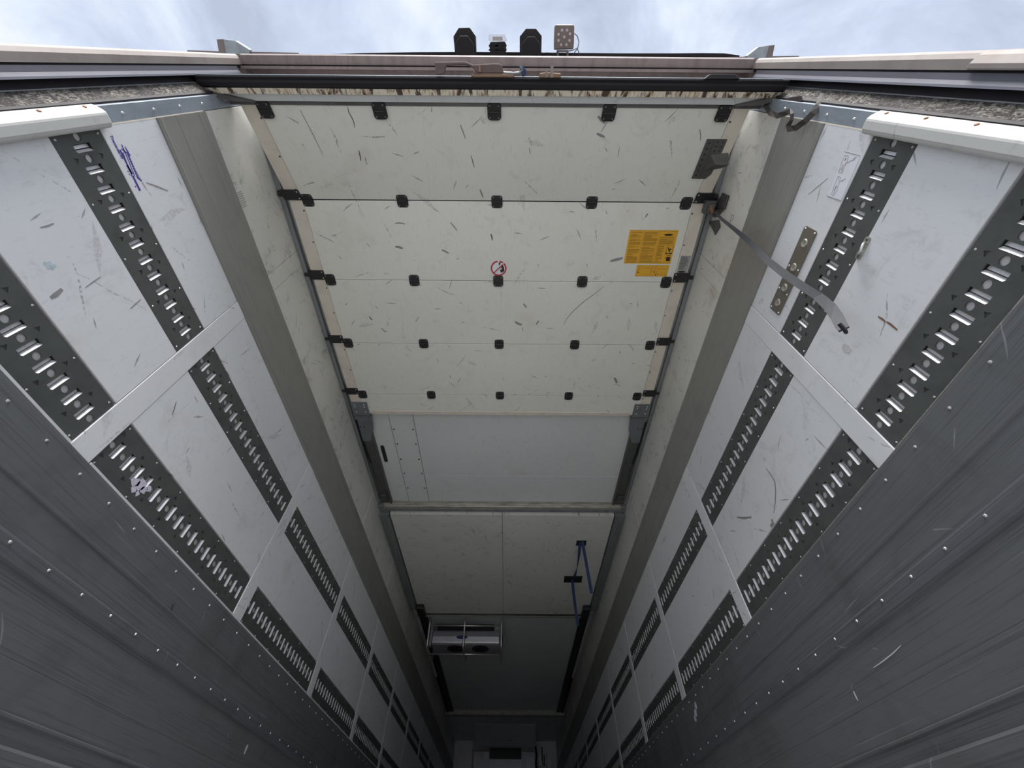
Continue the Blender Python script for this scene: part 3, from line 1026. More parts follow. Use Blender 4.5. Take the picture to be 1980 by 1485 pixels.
p = tag(empty('partition_wall'), 'scuffed white partition wall folded up flat under the ceiling', 'partition')
ZP = 2.448
MB().box(-1.141, -.0015, 3.592, 5.86, ZP, ZP + .06).build('partition_panel', 'partition', p, bevel=.002)
MB().box(.0015, 1.141, 3.592, 5.86, ZP, ZP + .06).build('partition_panel', 'partition', p, bevel=.002)
MB().prism([(.36, 3.592, ZP - .004), (.50, 3.588, ZP - .010), (.50, 3.606, ZP - .002), (.42, 3.614, ZP - .002)], (0, 0, .003)).build('torn_edge', 'sticker_white', p)
MB().box(-1.10, 1.10, 5.865, 5.905, ZP - .006, ZP + .05).build('edge_seal', 'steel_dark', p)
MB().box(-1.10, 1.10, 5.908, 5.945, ZP - .012, ZP + .05).build('edge_profile', 'alu', p, bevel=.003)
for s in (-1, 1):
    MB().sweep_y([(s * 1.150, 2.56), (s * 1.150, 2.435), (s * 1.158, 2.426), (s * 1.185, 2.426), (s * 1.190, 2.434), (s * 1.222, 2.434), (s * 1.227, 2.426), (s * 1.245, 2.426), (s * 1.2495, 2.434), (s * 1.2495, 2.56)],
                 3.588, 5.70).build('side_rail', 'track', p)
    MB().box(*sorted((s * 1.045, s * 1.145)), 5.58, 5.86, 2.385, 2.447).build('roller_block', 'black', p, bevel=.012, seg=2)

for s, nm in ((-1, 'left'), (1, 'right')):
    t = tag(empty('rack_rail'), f'black toothed guide rail under the {nm} ceiling edge beyond the partition', 'rail')
    MB().box(*sorted((s * 1.075, s * 1.165)), 5.95, 10.85, 2.50, 2.575).build('guide_rail', 'black', t, bevel=.004)
    MB().box(*sorted((s * 1.172, s * 1.215)), 5.72, 10.85, 2.49, 2.575).build('rack', 'rubber', t)
    q = MB()
    for i in range(56):
        y = 5.80 + i * .048
        q.box(*sorted((s * 1.180, s * 1.210)), y, y + .022, 2.478, 2.491)
    q.build('rack_teeth', 'screw', t, stuff=True)
    MB().tube([(s * 1.20, 5.72, 2.47), (s * 1.247, 5.72, 2.47)], .03, 10).build('end_roller', 'black', t)

fb = MB().sweep_x([(10.62, 2.60), (10.62, 2.455), (10.64, 2.445), (10.73, 2.445), (10.75, 2.46), (10.75, 2.60)], -1.245, 1.245).build('ceiling_beam', 'alu')
tag(fb, 'thin aluminium cross beam near the dark front end', 'beam')

# ---------------------------------------------------------------- evaporator in its cage
e = tag(empty('evaporator'), 'ceiling evaporator with blue oval badge and two fans in a tube cage', 'cooling unit')
xa, xb = -.985, -.055
MB().sweep_x([(6.27, 2.392), (6.235, 2.36), (6.225, 2.30), (6.235, 2.225), (6.26, 2.205), (6.62, 2.205), (6.70, 2.25), (6.75, 2.56), (6.42, 2.56), (6.40, 2.40)], xa, xb).build('casing', 'evap', e, bevel=.01, seg=2)
MB().box(xa + .02, xb - .08, 6.405, 6.44, 2.405, 2.57).build('air_outlet', 'black', e)
MB().box(xb - .075, xb, 6.38, 6.44, 2.40, 2.57).build('end_panel', 'evap', e)
for fx in (-.665, -.32):
    fan = MB().cyl((fx, 6.385, 2.206), (0, 0, -1), .118, .006, 28).build('fan_opening', 'black', e)
    q = MB()
    for k in range(5):
        a = 2 * math.pi * k / 5
        q.obox((fx + .06 * math.cos(a), 6.385 + .06 * math.sin(a), 2.199), (.05 * math.cos(a), .05 * math.sin(a), .004), (-.022 * math.sin(a), .022 * math.cos(a), .003), (0, 0, .001))
    q.build('fan_blades', 'rubber', fan)
MB().prism([(-.575 + .078 * math.cos(t), 6.229, 2.290 + .022 * math.sin(t)) for t in [2 * math.pi * i / 24 for i in range(24)]], (0, -.006, 0)).build('badge', 'badge', e)
cage = MB()
for x in (-1.035, -.545, -.030):
    cg = MB().tube([(x, 6.15, 2.575), (x, 6.15, 2.46), (x, 6.165, 2.415), (x, 6.19, 2.30), (x, 6.20, 2.18), (x, 6.23, 2.155), (x, 6.40, 2.150), (x, 6.70, 2.150), (x, 6.78, 2.20), (x, 6.80, 2.57)], .013, 8)
    cg.build('cage_bar', 'tube', e, smooth=True)
MB().tube([(-1.035, 6.165, 2.415), (-.03, 6.165, 2.415)], .012, 8).build('cage_rail', 'tube', e, smooth=True)
MB().tube([(-1.035, 6.42, 2.148), (-.03, 6.42, 2.148)], .012, 8).build('cage_rail', 'tube', e, smooth=True)
MB().box(-1.03, -.995, 6.27, 6.33, 2.20, 2.57).build('side_bracket', 'evap', e)

# ---------------------------------------------------------------- front end
fwall = tag(empty('wall_front'), 'dark front bulkhead at the far end of the trailer', 'wall', kind='structure')
MB().box(-1.35, 1.35, Y_END, Y_END + .2, -.25, 2.72).build('bulkhead', 'ceiling', fwall)
bf = tag(empty('air_baffle'), 'sloping bare metal air baffle above the front refrigeration unit', 'baffle')
MB().prism([(-.685, 11.60, 2.505), (.685, 11.60, 2.505), (.70, 12.30, 2.265), (-.70, 12.30, 2.265)], (0, .012, .018)).build('baffle_sheet', 'alu_trim', bf)
MB().dome((.115, 12.10, 2.330), (0, -.3, -1), .018, .01, 8).build('baffle_knob', 'dark_screw', bf)
r = tag(empty('refrigeration_unit'), 'pale refrigeration unit with black intake on the front bulkhead', 'cooling unit')
MB().box(-.76, .71, 12.95, 13.19, 1.10, 2.300).build('unit_case', 'evap', r, bevel=.01)
MB().box(-.375, .385, 12.93, 12.96, 2.155, 2.35).build('intake', 'black', r)
for x0, x1 in ((-.52, -.385), (.385, .50)):
    MB().box(x0, x1, 12.935, 12.95, 1.95, 2.285).build('access_panel', 'alu_trim', r, bevel=.003)
MB().box(.80, .87, 13.10, 13.19, 2.07, 2.27).build('side_box', 'evap', r)
MB().box(.90, .99, 13.10, 13.19, 2.07, 2.27).build('side_box', 'evap', r)
MB().tube([(.73, 12.97, 2.40), (.75, 12.95, 2.22), (.73, 12.93, 2.10), (.75, 12.93, 1.6)], .018, 8).build('hose', 'rubber', r)
MB().tube([(.89, 13.08, 2.40), (.89, 13.06, 2.10), (.93, 13.06, 2.06), (.94, 13.06, 2.25)], .012, 8).build('hose', 'rubber', r)
MB().box(-1.13, -.80, 13.14, 13.19, 1.4, 2.36).build('side_panel', 'evap', r)
MB().box(1.01, 1.13, 13.14, 13.19, 1.4, 2.36).build('side_panel', 'evap', r)

# ---------------------------------------------------------------- blue straps under the partition
t = tag(empty('lashing_strap'), 'blue lashing strap hanging in tails from two black plates under the partition', 'strap')
MB().prism([(.806, 4.05, ZP - .001), (.910, 4.05, ZP - .001), (.914, 4.14, ZP - .001), (.804, 4.14, ZP - .001)], (0, 0, -.008)).build('mount_plate', 'black', t)
MB().ribbon([(.865, 4.055, 2.436), (.872, 4.06, 2.30), (.878, 4.07, 2.15), (.885, 4.08, 1.99), (.888, 4.085, 1.90)], (.030, -.004, 0), .004).build('strap_tail', 'blue_strap', t)
MB().ribbon([(.842, 4.075, 2.438), (.835, 4.2, 2.36), (.832, 4.38, 2.325), (.828, 4.56, 2.330), (.83, 4.74, 2.38), (.84, 4.84, 2.438)],
            [(.030, 0, 0), (.026, 0, .012), (.008, 0, .028), (.014, 0, -.024), (.028, 0, -.008), (.03, 0, 0)], .004).build('strap_loop', 'blue_strap', t)
MB().prism([(.737, 4.82, ZP - .001), (.953, 4.82, ZP - .001), (.957, 4.965, ZP - .001), (.742, 4.965, ZP - .001)], (0, 0, -.009)).build('mount_plate', 'black', t)
MB().ribbon([(.838, 4.89, 2.436), (.836, 4.90, 2.30), (.838, 4.905, 2.15), (.842, 4.91, 2.02), (.846, 4.91, 1.93)], (.032, -.004, 0), .004).build('strap_tail', 'blue_strap', t)

# ---------------------------------------------------------------- pull strap with its bracket on the right track
t = empty('strap_bracket'); t.parent = bpy.data.objects['door_track.001']; t['label'] = 'dark angled bracket with rusty bolt'
bx = lambda x, y: on_x(1340 + x / 14.14, 340 + y / 14.14, 1.238)
def bpoly(pts, d, nm, mat, xx=1.249):
    P = [on_x(1340 + x / 14.14, 340 + y / 14.14, xx) for x, y in pts]
    return MB().prism(P, d).build(nm, mat, t, bevel=.001)
bpoly([(640, 740), (850, 470), (1010, 545), (890, 915), (600, 915)], (-.006, 0, 0), 'upper_wing', 'steel_dark')
bpoly([(825, 500), (850, 470), (1010, 545), (890, 915), (840, 900)], (-.012, 0, 0), 'wing_fold', 'steel_dark')
bpoly([(610, 920), (860, 920), (690, 1120), (600, 1130)], (-.014, 0, 0), 'web_plate', 'steel_dark')
bpoly([(440, 1250), (720, 1200), (760, 1390), (620, 1620), (560, 1480)], (-.006, 0, 0), 'lower_wing', 'steel_dark')
MB().box(1.172, 1.232, .585, .655, 2.430, 2.470).build('clamp_block', 'steel_dark', t, bevel=.004)
MB().box(1.188, 1.222, .600, .640, 2.418, 2.431).build('clamp_nut', 'lamp_face', t, bevel=.003)
MB().tube([(1.203, .618, 2.43), (1.200, .624, 2.405), (1.197, .632, 2.385)], .009, 8).build('eye_bolt', 'rust', t)

t = tag(empty('pull_strap'), 'long grey webbing pull strap hanging from the right track bracket', 'strap')
pp = [(1382, 410), (1396, 424), (1420, 443), (1450, 468), (1485, 505), (1520, 532), (1555, 556), (1582, 573)]
path = [on_y(x, y, .63) for x, y in pp]
def facing(path, ws):
    out = []
    for i, p_ in enumerate(path):
        t_ = path[min(i + 1, len(path) - 1)] - path[max(i - 1, 0)]
        out.append(t_.cross(p_ - EYE).normalized() * ws[i])
    return out
MB().ribbon(path, facing(path, [.010, .014, .018, .022, .026, .028, .028, .028]), .004).build('webbing', 'grey_strap', t)
pe = [(1580, 571), (1592, 582), (1606, 595), (1618, 612), (1626, 628), (1632, 637)]
path2 = [on_y(x, y, .63) for x, y in pe]
MB().ribbon(path2, facing(path2, [.028, .032, .034, .034, .032, .028]), .005).build('folded_end', 'grey_strap', t)
q = MB()
for i in range(22):
    f_ = i / 21 * 5; k = min(int(f_), 4); pt = path2[k].lerp(path2[k + 1], f_ - k)
    q.obox(pt + Vector((.010, .010, 0)), (.004, .003, 0), (-.002, .003, 0), (0, 0, .004))
q.build('stitched_edge', 'steel_dark', t, stuff=True)
endp = path2[-1]
MB().tube([endp + Vector((-.012, -.012, .014)), endp + Vector((0, 0, -.006)), endp + Vector((.014, .012, .004))], .006, 8).build('frayed_tip', 'rubber', t)

# ---------------------------------------------------------------- things on the right wall
t = tag(empty('mounting_plate'), 'brown steel plate with four dished holes on right wall', 'plate')
P4 = [on_x(x, y, 1.2495) for x, y in ((1553, 438), (1583, 449), (1513, 613), (1493, 600))]
za, zb, ya, yb = 1.586, 1.668, .488, .848
MB().prism([(1.2495, y, z) for y, z in ((ya + .006, zb), (ya, zb - .008), (ya, za + .008), (ya + .006, za), (yb - .006, za), (yb, za + .008), (yb, zb - .008), (yb - .006, zb))], (-.003, 0, 0)).build('plate', 'brown_plate', t)
for y in (.545, .645, .735, .805):
    zz = 1.627
    hole = MB()
    n = 20
    for i in range(n):
        a, b2 = 2 * math.pi * i / n, 2 * math.pi * (i + 1) / n
        A = lambda r_, an, dx: (1.2465 + dx, y + r_ * math.cos(an), zz + r_ * math.sin(an))
        hole.add([A(.017, a, 0), A(.017, b2, 0), A(.014, b2, -.004), A(.014, a, -.004), A(.009, b2, -.002), A(.009, a, -.002), A(.002, b2, -.001), A(.002, a, -.001)],
                 [(0, 1, 2, 3), (3, 2, 4, 5), (5, 4, 6, 7)])
    hole.build('dished_hole', 'alu', t)
s = MB()
for y, z in ((.497, zb - .010), (.497, za + .010), (.650, zb - .009), (.645, za + .009), (.750, zb - .009), (.752, za + .009), (.838, zb - .010), (.838, za + .010)):
    s.dome((1.2465, y, z), (-1, 0, 0), .0042, .003, 8)
s.build('plate_screws', 'screw', t, stuff=True)

t = tag(empty('tie_ring'), 'small steel tie ring on a two-screw base on right wall', 'ring')
MB().prism([(1.2495, .466 + y, 1.347 + z) for y, z in rrect(.038, .011, .0105)], (-.004, 0, 0)).build('base', 'alu', t)
for yy in (.438, .494):
    MB().dome((1.2455, yy, 1.347), (-1, 0, 0), .006, .003, 8).build('screw', 'steel_dark', t)
MB().tube([(1.244, .449, 1.347), (1.236, .449, 1.342), (1.228, .454, 1.332), (1.226, .466, 1.327), (1.228, .478, 1.332), (1.236, .483, 1.342), (1.244, .483, 1.347)], .004, 8).build('ring', 'screw', t, smooth=True)
MB().tube([(1.2445, .449, 1.352), (1.2445, .483, 1.352)], .004, 8).build('pivot', 'steel_dark', t)

st = tag(empty('handwritten_label'), 'white paper label with pen sketches stuck to right wall', 'label')
XW = 1.2497
MB().prism([(XW, .226, 1.634), (XW, .227, 1.552), (XW, .366, 1.5445), (XW, .368, 1.623)], (-.0006, 0, 0)).build('paper', 'sticker_white', st)
def strokes(lines, nm, mat, x, sgn, w=.0009, parent=None):
    o = None
    for ln in lines:
        mb = MB()
        for (a, b), (c_, d_) in zip(ln, ln[1:]):
            p0, p1 = Vector((x, a, b)), Vector((x, c_, d_))
            dd = (p1 - p0)
            if dd.length < 1e-6: continue
            wv = Vector((1, 0, 0)).cross(dd).normalized() * w
            mb.prism([p0 - wv, p1 - wv, p1 + wv, p0 + wv], (sgn * .0003, 0, 0))
        o = mb.build(nm, mat, parent)
    return o
strokes([[(.2265, 1.635), (.2275, 1.553)], [(.3665, 1.544), (.3685, 1.623)]], 'paper_edge', 'sticker_grey', XW - .0007, -1, .0012, st)
bxl = [[(.236, 1.625), (.236, 1.606), (.254, 1.600), (.270, 1.604), (.288, 1.600), (.290, 1.618), (.272, 1.622), (.254, 1.626), (.236, 1.625)],
       [(.300, 1.612), (.302, 1.596), (.322, 1.592), (.342, 1.586), (.360, 1.590), (.360, 1.606), (.340, 1.608), (.320, 1.610), (.300, 1.612)]]
strokes(bxl, 'pen_outline', 'sticker_grey', XW - .0007, -1, .0008, st)
strokes([[(.242, 1.616), (.250, 1.612)], [(.244, 1.61), (.252, 1.618)], [(.276, 1.612), (.284, 1.606)], [(.234, 1.566), (.240, 1.578)], [(.240, 1.568), (.248, 1.586), (.256, 1.596)],
         [(.306, 1.604), (.312, 1.600)], [(.328, 1.600), (.350, 1.596)], [(.330, 1.594), (.344, 1.602)], [(.300, 1.572), (.308, 1.580), (.314, 1.590)], [(.352, 1.600), (.356, 1.594)]], 'pen_stroke', 'pen', XW - .0007, -1, .0009, st)
strokes([[(.256, 1.626), (.284, 1.596)], [(.250, 1.600), (.288, 1.622)]], 'red_pen_stroke', 'red_pen', XW - .0009, -1, .0005, st)
mk = tag(empty('pen_mark'), 'small blue pen doodle on the upper right wall beside the grey band', 'mark')
q3 = lambda x, y: on_x(1340 + x / 14.14, 340 + y / 14.14, 1.2496)
pts = [q3(*p_) for p_ in ((980, 1410), (1010, 1240), (1060, 1070), (1110, 1080), (1100, 1160), (1050, 1230), (1010, 1250))]
strokes([[(p_.y, p_.z) for p_ in pts]], 'doodle_line', 'ink', 1.2496, -1, .0012, mk)
MB().prism([q3(*p_) for p_ in ((1000, 1390), (1030, 1320), (1060, 1360), (1100, 1410), (1070, 1460))], (-.0004, 0, 0)).build('doodle_blot', 'blue_ink', mk)

def torn(pts, x, sgn, nm, label, seed):
    root = tag(empty(nm), label, 'sticker')
    rg = random.Random(seed)
    for (y, z, r_) in pts:
        k = 9
        ps = [(x, y + r_ * (.55 + .6 * rg.random()) * math.cos(2 * math.pi * i / k), z + r_ * (.5 + .6 * rg.random()) * math.sin(2 * math.pi * i / k)) for i in range(k)]
        MB().prism(ps, (sgn * .0006, 0, 0)).build('scrap', 'torn', root)
    return root
torn([(1.175, .922, .020), (1.200, .938, .026), (1.222, .928, .018), (1.213, .905, .012), (1.236, .944, .012), (1.19, .905, .014)], -1.2512, 1, 'torn_sticker', 'torn lilac sticker remnant on left lower lashing rail', 5)
torn([(3.12, .772, .022), (3.155, .745, .024), (3.19, .722, .022)], 1.2435, -1, 'torn_sticker', 'torn pale sticker remnant on right kick plate', 6)

# blue stamp on the left wall
lg = tag(empty('blue_stamp'), 'blue stamped company lettering on the left wall above the rail', 'stamp')
XS = -1.2497
tm = text_mesh('Transmarin', .0150, .15, .0006)
tm.materials.append(M['blue_ink'])
o = obj('small_lettering', tm, lg)
o.matrix_world = Matrix(((0, 0, 1, XS + .0004), (1, 0, 0, .186), (0, 1, 0, 1.5615), (0, 0, 0, 1)))
def bar(mb, ya, za, yb, zb_, w0, w1):
    d = Vector((0, yb - ya, zb_ - za)); wv = Vector((1, 0, 0)).cross(d).normalized()
    a, b2 = Vector((XS, ya, za)), Vector((XS, yb, zb_))
    mb.prism([a - wv * w0, b2 - wv * w1, b2 + wv * w1, a + wv * w0], (.0004, 0, 0))
q = MB()
lz = lambda x, y: on_x(190 + x / 9.9, 240 + y / 9.9, XS)
for (x0, y0_, x1, y1_, w0, w1) in ((445, 390, 520, 560, .0012, .0022), (510, 430, 605, 605, .0012, .0030), (440, 470, 560, 560, .0012, .0012), (415, 490, 640, 950, .0022, .0022),
                                  (470, 540, 545, 745, .0014, .0010), (520, 560, 700, 1000, .0011, .0011), (550, 785, 650, 960, .0030, .0030), (660, 990, 800, 1275, .0028, .0032),
                                  (740, 1020, 830, 1085, .0014, .0022)):
    a, b2 = lz(x0, y0_), lz(x1, y1_)
    bar(q, a.y, a.z, b2.y, b2.z, w0 * 1.35, w1 * 1.35)
for i in range(10):
    x0, y0_ = 545 + 20 * i, 570 + 46 * i
    a, b2 = lz(x0, y0_), lz(x0 + 62, y0_ + 62)
    bar(q, a.y, a.z, b2.y, b2.z, .0017, .0017)
q.build('slanted_lettering', 'blue_ink', lg)
for x0, y0_, r_ in ((570, 905, .0022), (595, 960, .0024), (712, 1195, .0024), (640, 985, .0030)):
    c0 = lz(x0, y0_)
    MB().cyl((XS, c0.y, c0.z), (1, 0, 0), r_, .0004, 10).build('stamp_dot', 'blue_ink', lg)

# vent perforation on the upper left wall
v = tag(empty('vent_holes'), 'small grid of vent holes in the upper left wall', 'vent')
q = MB()
for i in range(8):
    for j in range(5):
        y, z = .490 + .0095 * i, 2.118 + .0085 * j + .003 * (i % 2)
        q.cyl((-1.2497, y, z), (1, 0, 0), .0022, .0005, 6)
q.build('perforation', 'dark_screw', v, stuff=True)

# ---------------------------------------------------------------- loose rubber on the right post
t = tag(empty('seal_strip'), 'loose loop of old black rubber seal hanging off the right post', 'seal')
z2p = lambda x, y: (1420 + x / 9.9, 150 + y / 9.9)
pth = [((620, 440), 1.262), ((600, 540), 1.235), ((690, 680), 1.215), ((830, 730), 1.205), ((960, 690), 1.20), ((1060, 640), 1.20), ((1110, 700), 1.20), ((1090, 820), 1.20), ((1030, 920), 1.20), ((1050, 985), 1.20),
       ((1180, 960), 1.205), ((1350, 840), 1.215), ((1500, 690), 1.23), ((1600, 540), 1.25), ((1660, 420), 1.275), ((1700, 310), 1.300)]
path = [on_x(*z2p(*a), x) for a, x in pth]
MB().ribbon(path, facing(path, [.014, .016, .018, .020, .020, .016, .012, .014, .018, .020, .022, .022, .022, .022, .022, .020]), .007).build('rubber_loop', 'rubber_mat', t)
sh = [on_x(*z2p(*a), 1.262) for a in ((820, 480), (1030, 390), (1300, 350), (1320, 440), (1270, 520), (1100, 500), (960, 540), (800, 590))]
MB().prism(sh, (-.005, 0, 0)).build('shredded_flap', 'rubber_mat', t)

# ---------------------------------------------------------------- lock gear on the door's outer edge
ZH = 2.205
hp = lambda x, y: on_z(800 + x / 4.95, y / 4.95, ZH)
t = empty('door_handle'); t.parent = D; t['label'] = 'worn mauve steel lock handle on the lower edge of the raised door'
MB().prism([hp(*p_) for p_ in ((200, 592), (490, 587), (520, 598), (560, 618), (760, 606), (820, 608), (848, 625), (855, 700), (600, 700), (575, 655), (500, 622), (320, 628), (302, 650), (298, 705), (265, 718), (210, 720))], (0, 0, .020)).build('lever', 'lever', t, bevel=.003)
MB().prism([hp(*p_) for p_ in ((550, 708), (760, 702), (965, 712), (962, 742), (552, 740))], (0, .004, .045)).build('base_plate', 'bronze', t, bevel=.003)
c0 = hp(632, 690)
MB().cyl((c0.x, c0.y, ZH - .004), (0, -1, .15), .006, .022, 10).build('pivot_pin', 'bronze', t)
MB().cyl((hp(580, 690).x, hp(580, 690).y, ZH + .002), (0, -1, .15), .006, .008, 10).build('stop_pin', 'bronze', t)
t = empty('lock_hook'); t.parent = D; t['label'] = 'small steel hook with blue tip beside the lock handle'
MB().tube([hp(860, 700) + Vector((0, 0, .01)), hp(960, 705) + Vector((0, 0, .008)), hp(1010, 700) + Vector((0, 0, .005)), hp(1040, 670) + Vector((0, 0, .004)), hp(1020, 640) + Vector((0, 0, .003))], .006, 8).build('hook', 'track', t)
MB().prism([hp(*p_) for p_ in ((1000, 630), (1030, 628), (1075, 660), (1072, 720), (1040, 738), (1030, 690))], (0, 0, .01)).build('hook_tip', 'blue_strap', t, bevel=.003)
t = empty('lock_catch'); t.parent = D; t['label'] = 'rusty two-pin lock catch right of the handle'
MB().prism([hp(*p_) for p_ in ((1205, 700), (1265, 690), (1410, 700), (1408, 745), (1205, 745))], (0, .004, .04)).build('base', 'bronze', t, bevel=.003)
for x, ytop in ((1272, 655), (1322, 625)):
    a, b2 = hp(x, 740), hp(x, ytop)
    MB().tube([a, b2], .007 if x > 1300 else .005, 10).build('pin', 'beige', t)
t = MB().prism([on_z(1362, 153, ZH), on_z(1374, 143, ZH), on_z(1422, 143, ZH), on_z(1432, 153, ZH)], (0, .004, .03)).build('stop_buffer', 'black', D, bevel=.002)

# ---------------------------------------------------------------- lamps above the portal
ZL = 2.80
lq = lambda x, y, z=ZL: on_z(800 + x / 4.95, y / 4.95, z)
MB_roof = MB().box(-1.42, 1.42, -.044, 13.4, 2.86, 2.90).build('roof', 'beige')
tag(MB_roof, 'outer roof skin above the trailer', 'roof', kind='structure')
for pts, inn, lab in (([(380, 350), (430, 268), (535, 266), (590, 345), (598, 570), (400, 570)], None, 'black chamfered marker lamp beside the clear beacon, above the handle'),
                      ([(1015, 350), (1075, 275), (1170, 275), (1225, 345), (1220, 570), (1015, 570)], None, 'black chamfered marker lamp between beacon and work light')):
    t = tag(empty('marker_lamp'), lab, 'lamp')
    P_ = [lq(*p_, ZL + .035) for p_ in pts]
    MB().prism(P_, (0, 0, .05)).build('housing', 'rubber', t)
    c0 = sum(P_, Vector()) / len(P_)
    low = [lq(p_[0] + (.5 if p_[0] < (pts[0][0] + pts[3][0]) / 2 else -.5) * 24, p_[1] + (70 if p_[1] < 500 else 0), ZL + .033) for p_ in pts]
    MB().prism(low, (0, 0, -.03), top=.92).build('lamp_body', 'lamp_housing', t, bevel=.003)
t = tag(empty('beacon_lamp'), 'small rear lamp with clear end lens and ribbed black body', 'lamp')
MB().prism([lq(*p_) for p_ in ((735, 400), (870, 395), (885, 420), (880, 545), (735, 545), (722, 430))], (0, 0, .05)).build('body', 'lamp_housing', t, bevel=.003)
for yy in (430, 470, 510):
    MB().prism([lq(718, yy), lq(888, yy - 4), lq(888, yy + 14), lq(718, yy + 16)], (0, 0, .03)).build('rib', 'lamp_housing', t)
MB().prism([lq(*p_) for p_ in ((722, 330), (870, 328), (895, 385), (870, 400), (735, 402), (714, 385))], (0, 0, .05)).build('clear_lens', 'clear', t)
MB().prism([lq(755, 352, ZL + .02), lq(850, 352, ZL + .02), lq(850, 390, ZL + .02), lq(755, 390, ZL + .02)], (0, 0, .02)).build('reflector', 'lens', t)
t = tag(empty('work_light'), 'square LED work light on a bracket with looped cable', 'lamp')
MB().prism([lq(*p_) for p_ in ((1350, 250), (1362, 236), (1525, 236), (1538, 250), (1535, 400), (1530, 470), (1345, 475), (1345, 400))], (0, 0, .045)).build('housing', 'lamp_face', t, bevel=.006, seg=2)
for x, y in ((1418, 290), (1468, 290), (1385, 330), (1495, 325), (1440, 355), (1385, 388), (1490, 388), (1410, 430), (1460, 430)):
    MB().cyl(lq(x, y, ZL + .001), (0, 0, -1), .0085, .004, 12, r2=.006).build('led_lens', 'lens', t)
MB().prism([lq(*p_) for p_ in ((1370, 478), (1480, 478), (1482, 500), (1370, 500))], (0, 0, .03)).build('yoke', 'lamp_face', t)
for x in (1380, 1472):
    MB().prism([lq(x - 9, 495), lq(x + 9, 495), lq(x + 9, 575), lq(x - 9, 575)], (0, 0, .02)).build('bracket_arm', 'steel_dark', t)
MB().tube([lq(*p_, z=ZL + .01) for p_ in ((1538, 320), (1565, 345), (1582, 400), (1570, 460), (1540, 500), (1520, 545))], .0022, 6).build('cable', 'cable', t, smooth=True)
MB().tube([lq(*p_, z=ZL + .01) for p_ in ((1480, 490), (1530, 478), (1562, 460), (1580, 500), (1590, 540))], .0022, 6).build('cable', 'cable', t, smooth=True)
MB().tube([lq(*p_, z=ZL + .01) for p_ in ((1220, 512), (1270, 504), (1320, 506), (1370, 530))], .0016, 6).build('cable', 'cable', t, smooth=True)
zz = ZL + .07
ps = [on_z(x, y, zz) for x, y in ((632, 105), (700, 102.5), (800, 101), (900, 100.5), (1000, 101), (1200, 103), (1300, 103), (1360, 102.5), (1400, 103), (1430, 107), (1430, 120), (632, 120))]
t = MB().prism(ps, (0, 0, .012)).build('roof_edge_strip', 'lamp_housing')
tag(t, 'long curved black strip along the rear roof edge behind the lamps', 'strip')
for side, fin, base_, lab in ((-1, [(419, 76), (432, 76), (455, 79), (482, 96), (482, 112), (425, 112)], [(362, 97), (420, 99), (575, 102), (575, 116), (362, 112)], 'left'),
                              (1, [(1445, 108), (1467, 91), (1486, 88), (1498, 87), (1492, 118), (1445, 118)], [(1340, 111), (1470, 109), (1545, 108), (1545, 122), (1340, 122)], 'right')):
    t = tag(empty('corner_lamp'), f'grey wedge-shaped corner lamp above the {lab} post', 'lamp')
    MB().prism([on_z(x, y, ZL + .05) for x, y in fin], (0, 0, .03)).build('housing', 'slate', t)
    dk = [(419, 76), (431, 76), (438, 112), (425, 112)] if side < 0 else [(1488, 88), (1498, 87), (1492, 118), (1480, 118)]
    MB().prism([on_z(x, y, ZL + .048) for x, y in dk], (0, 0, .03)).build('dark_lens', 'beige_dark', t)
    MB().prism([on_z(x, y, ZL + .06) for x, y in base_], (0, 0, .02)).build('base_strip', 'beige_dark', t)

# ---------------------------------------------------------------- single scuffs one can point to
M['mark'] = plain('grey_scuff', (.30, .30, .30), .6, 0, .5, 90)
M['mark_dark'] = plain('dark_scuff', (.075, .072, .07), .6, 0, .5, 90)
M['mark_pale'] = plain('pale_scratch', (.60, .61, .62), .5, 0, .3, 90)
M['mark_brown'] = plain('brown_scrape', (.22, .13, .09), .7, 0, .5, 90)
M['mark_blue'] = plain('pale_blue_smear', (.54, .63, .70), .6, 0, .5, 60)
low_n = Vector((0, tl.z, -tl.y))


def on_plane(px, py, p0, nrm):
    d = ray(px, py); return EYE + d * ((p0 - EYE).dot(nrm) / d.dot(nrm))


PLANES = {'low': (Vector((0, .145, 2.305)) + low_n * .0004, low_n, D), 'door': (Vector((0, 1, ZD - .0004)), Vector((0, 0, -1)), D),
          'left': (Vector((-1.2496, 1, 1)), Vector((1, 0, 0)), wl), 'right': (Vector((1.2496, 1, 1)), Vector((-1, 0, 0)), wr),
          'kick_r': (Vector((1.2435, 1, 1)), Vector((-1, 0, 0)), wr), 'kick_l': (Vector((-1.2435, 1, 1)), Vector((1, 0, 0)), wl)}


def mark(plane, pts, w, mat='mark'):
    p0, nrm, par = PLANES[plane]
    P_ = [on_plane(x, y, p0, nrm) for x, y in pts]
    n_ = len(P_)
    lo, hi = [], []
    for i, q_ in enumerate(P_):
        t_ = (P_[min(i + 1, n_ - 1)] - P_[max(i - 1, 0)]).normalized()
        wv = nrm.cross(t_) * w * (.25 + .75 * math.sin(math.pi * (i + .5) / n_))
        lo.append(q_ - wv); hi.append(q_ + wv)
    MB().prism(lo + hi[::-1], nrm * .0003).build('scuff_mark', mat, par)


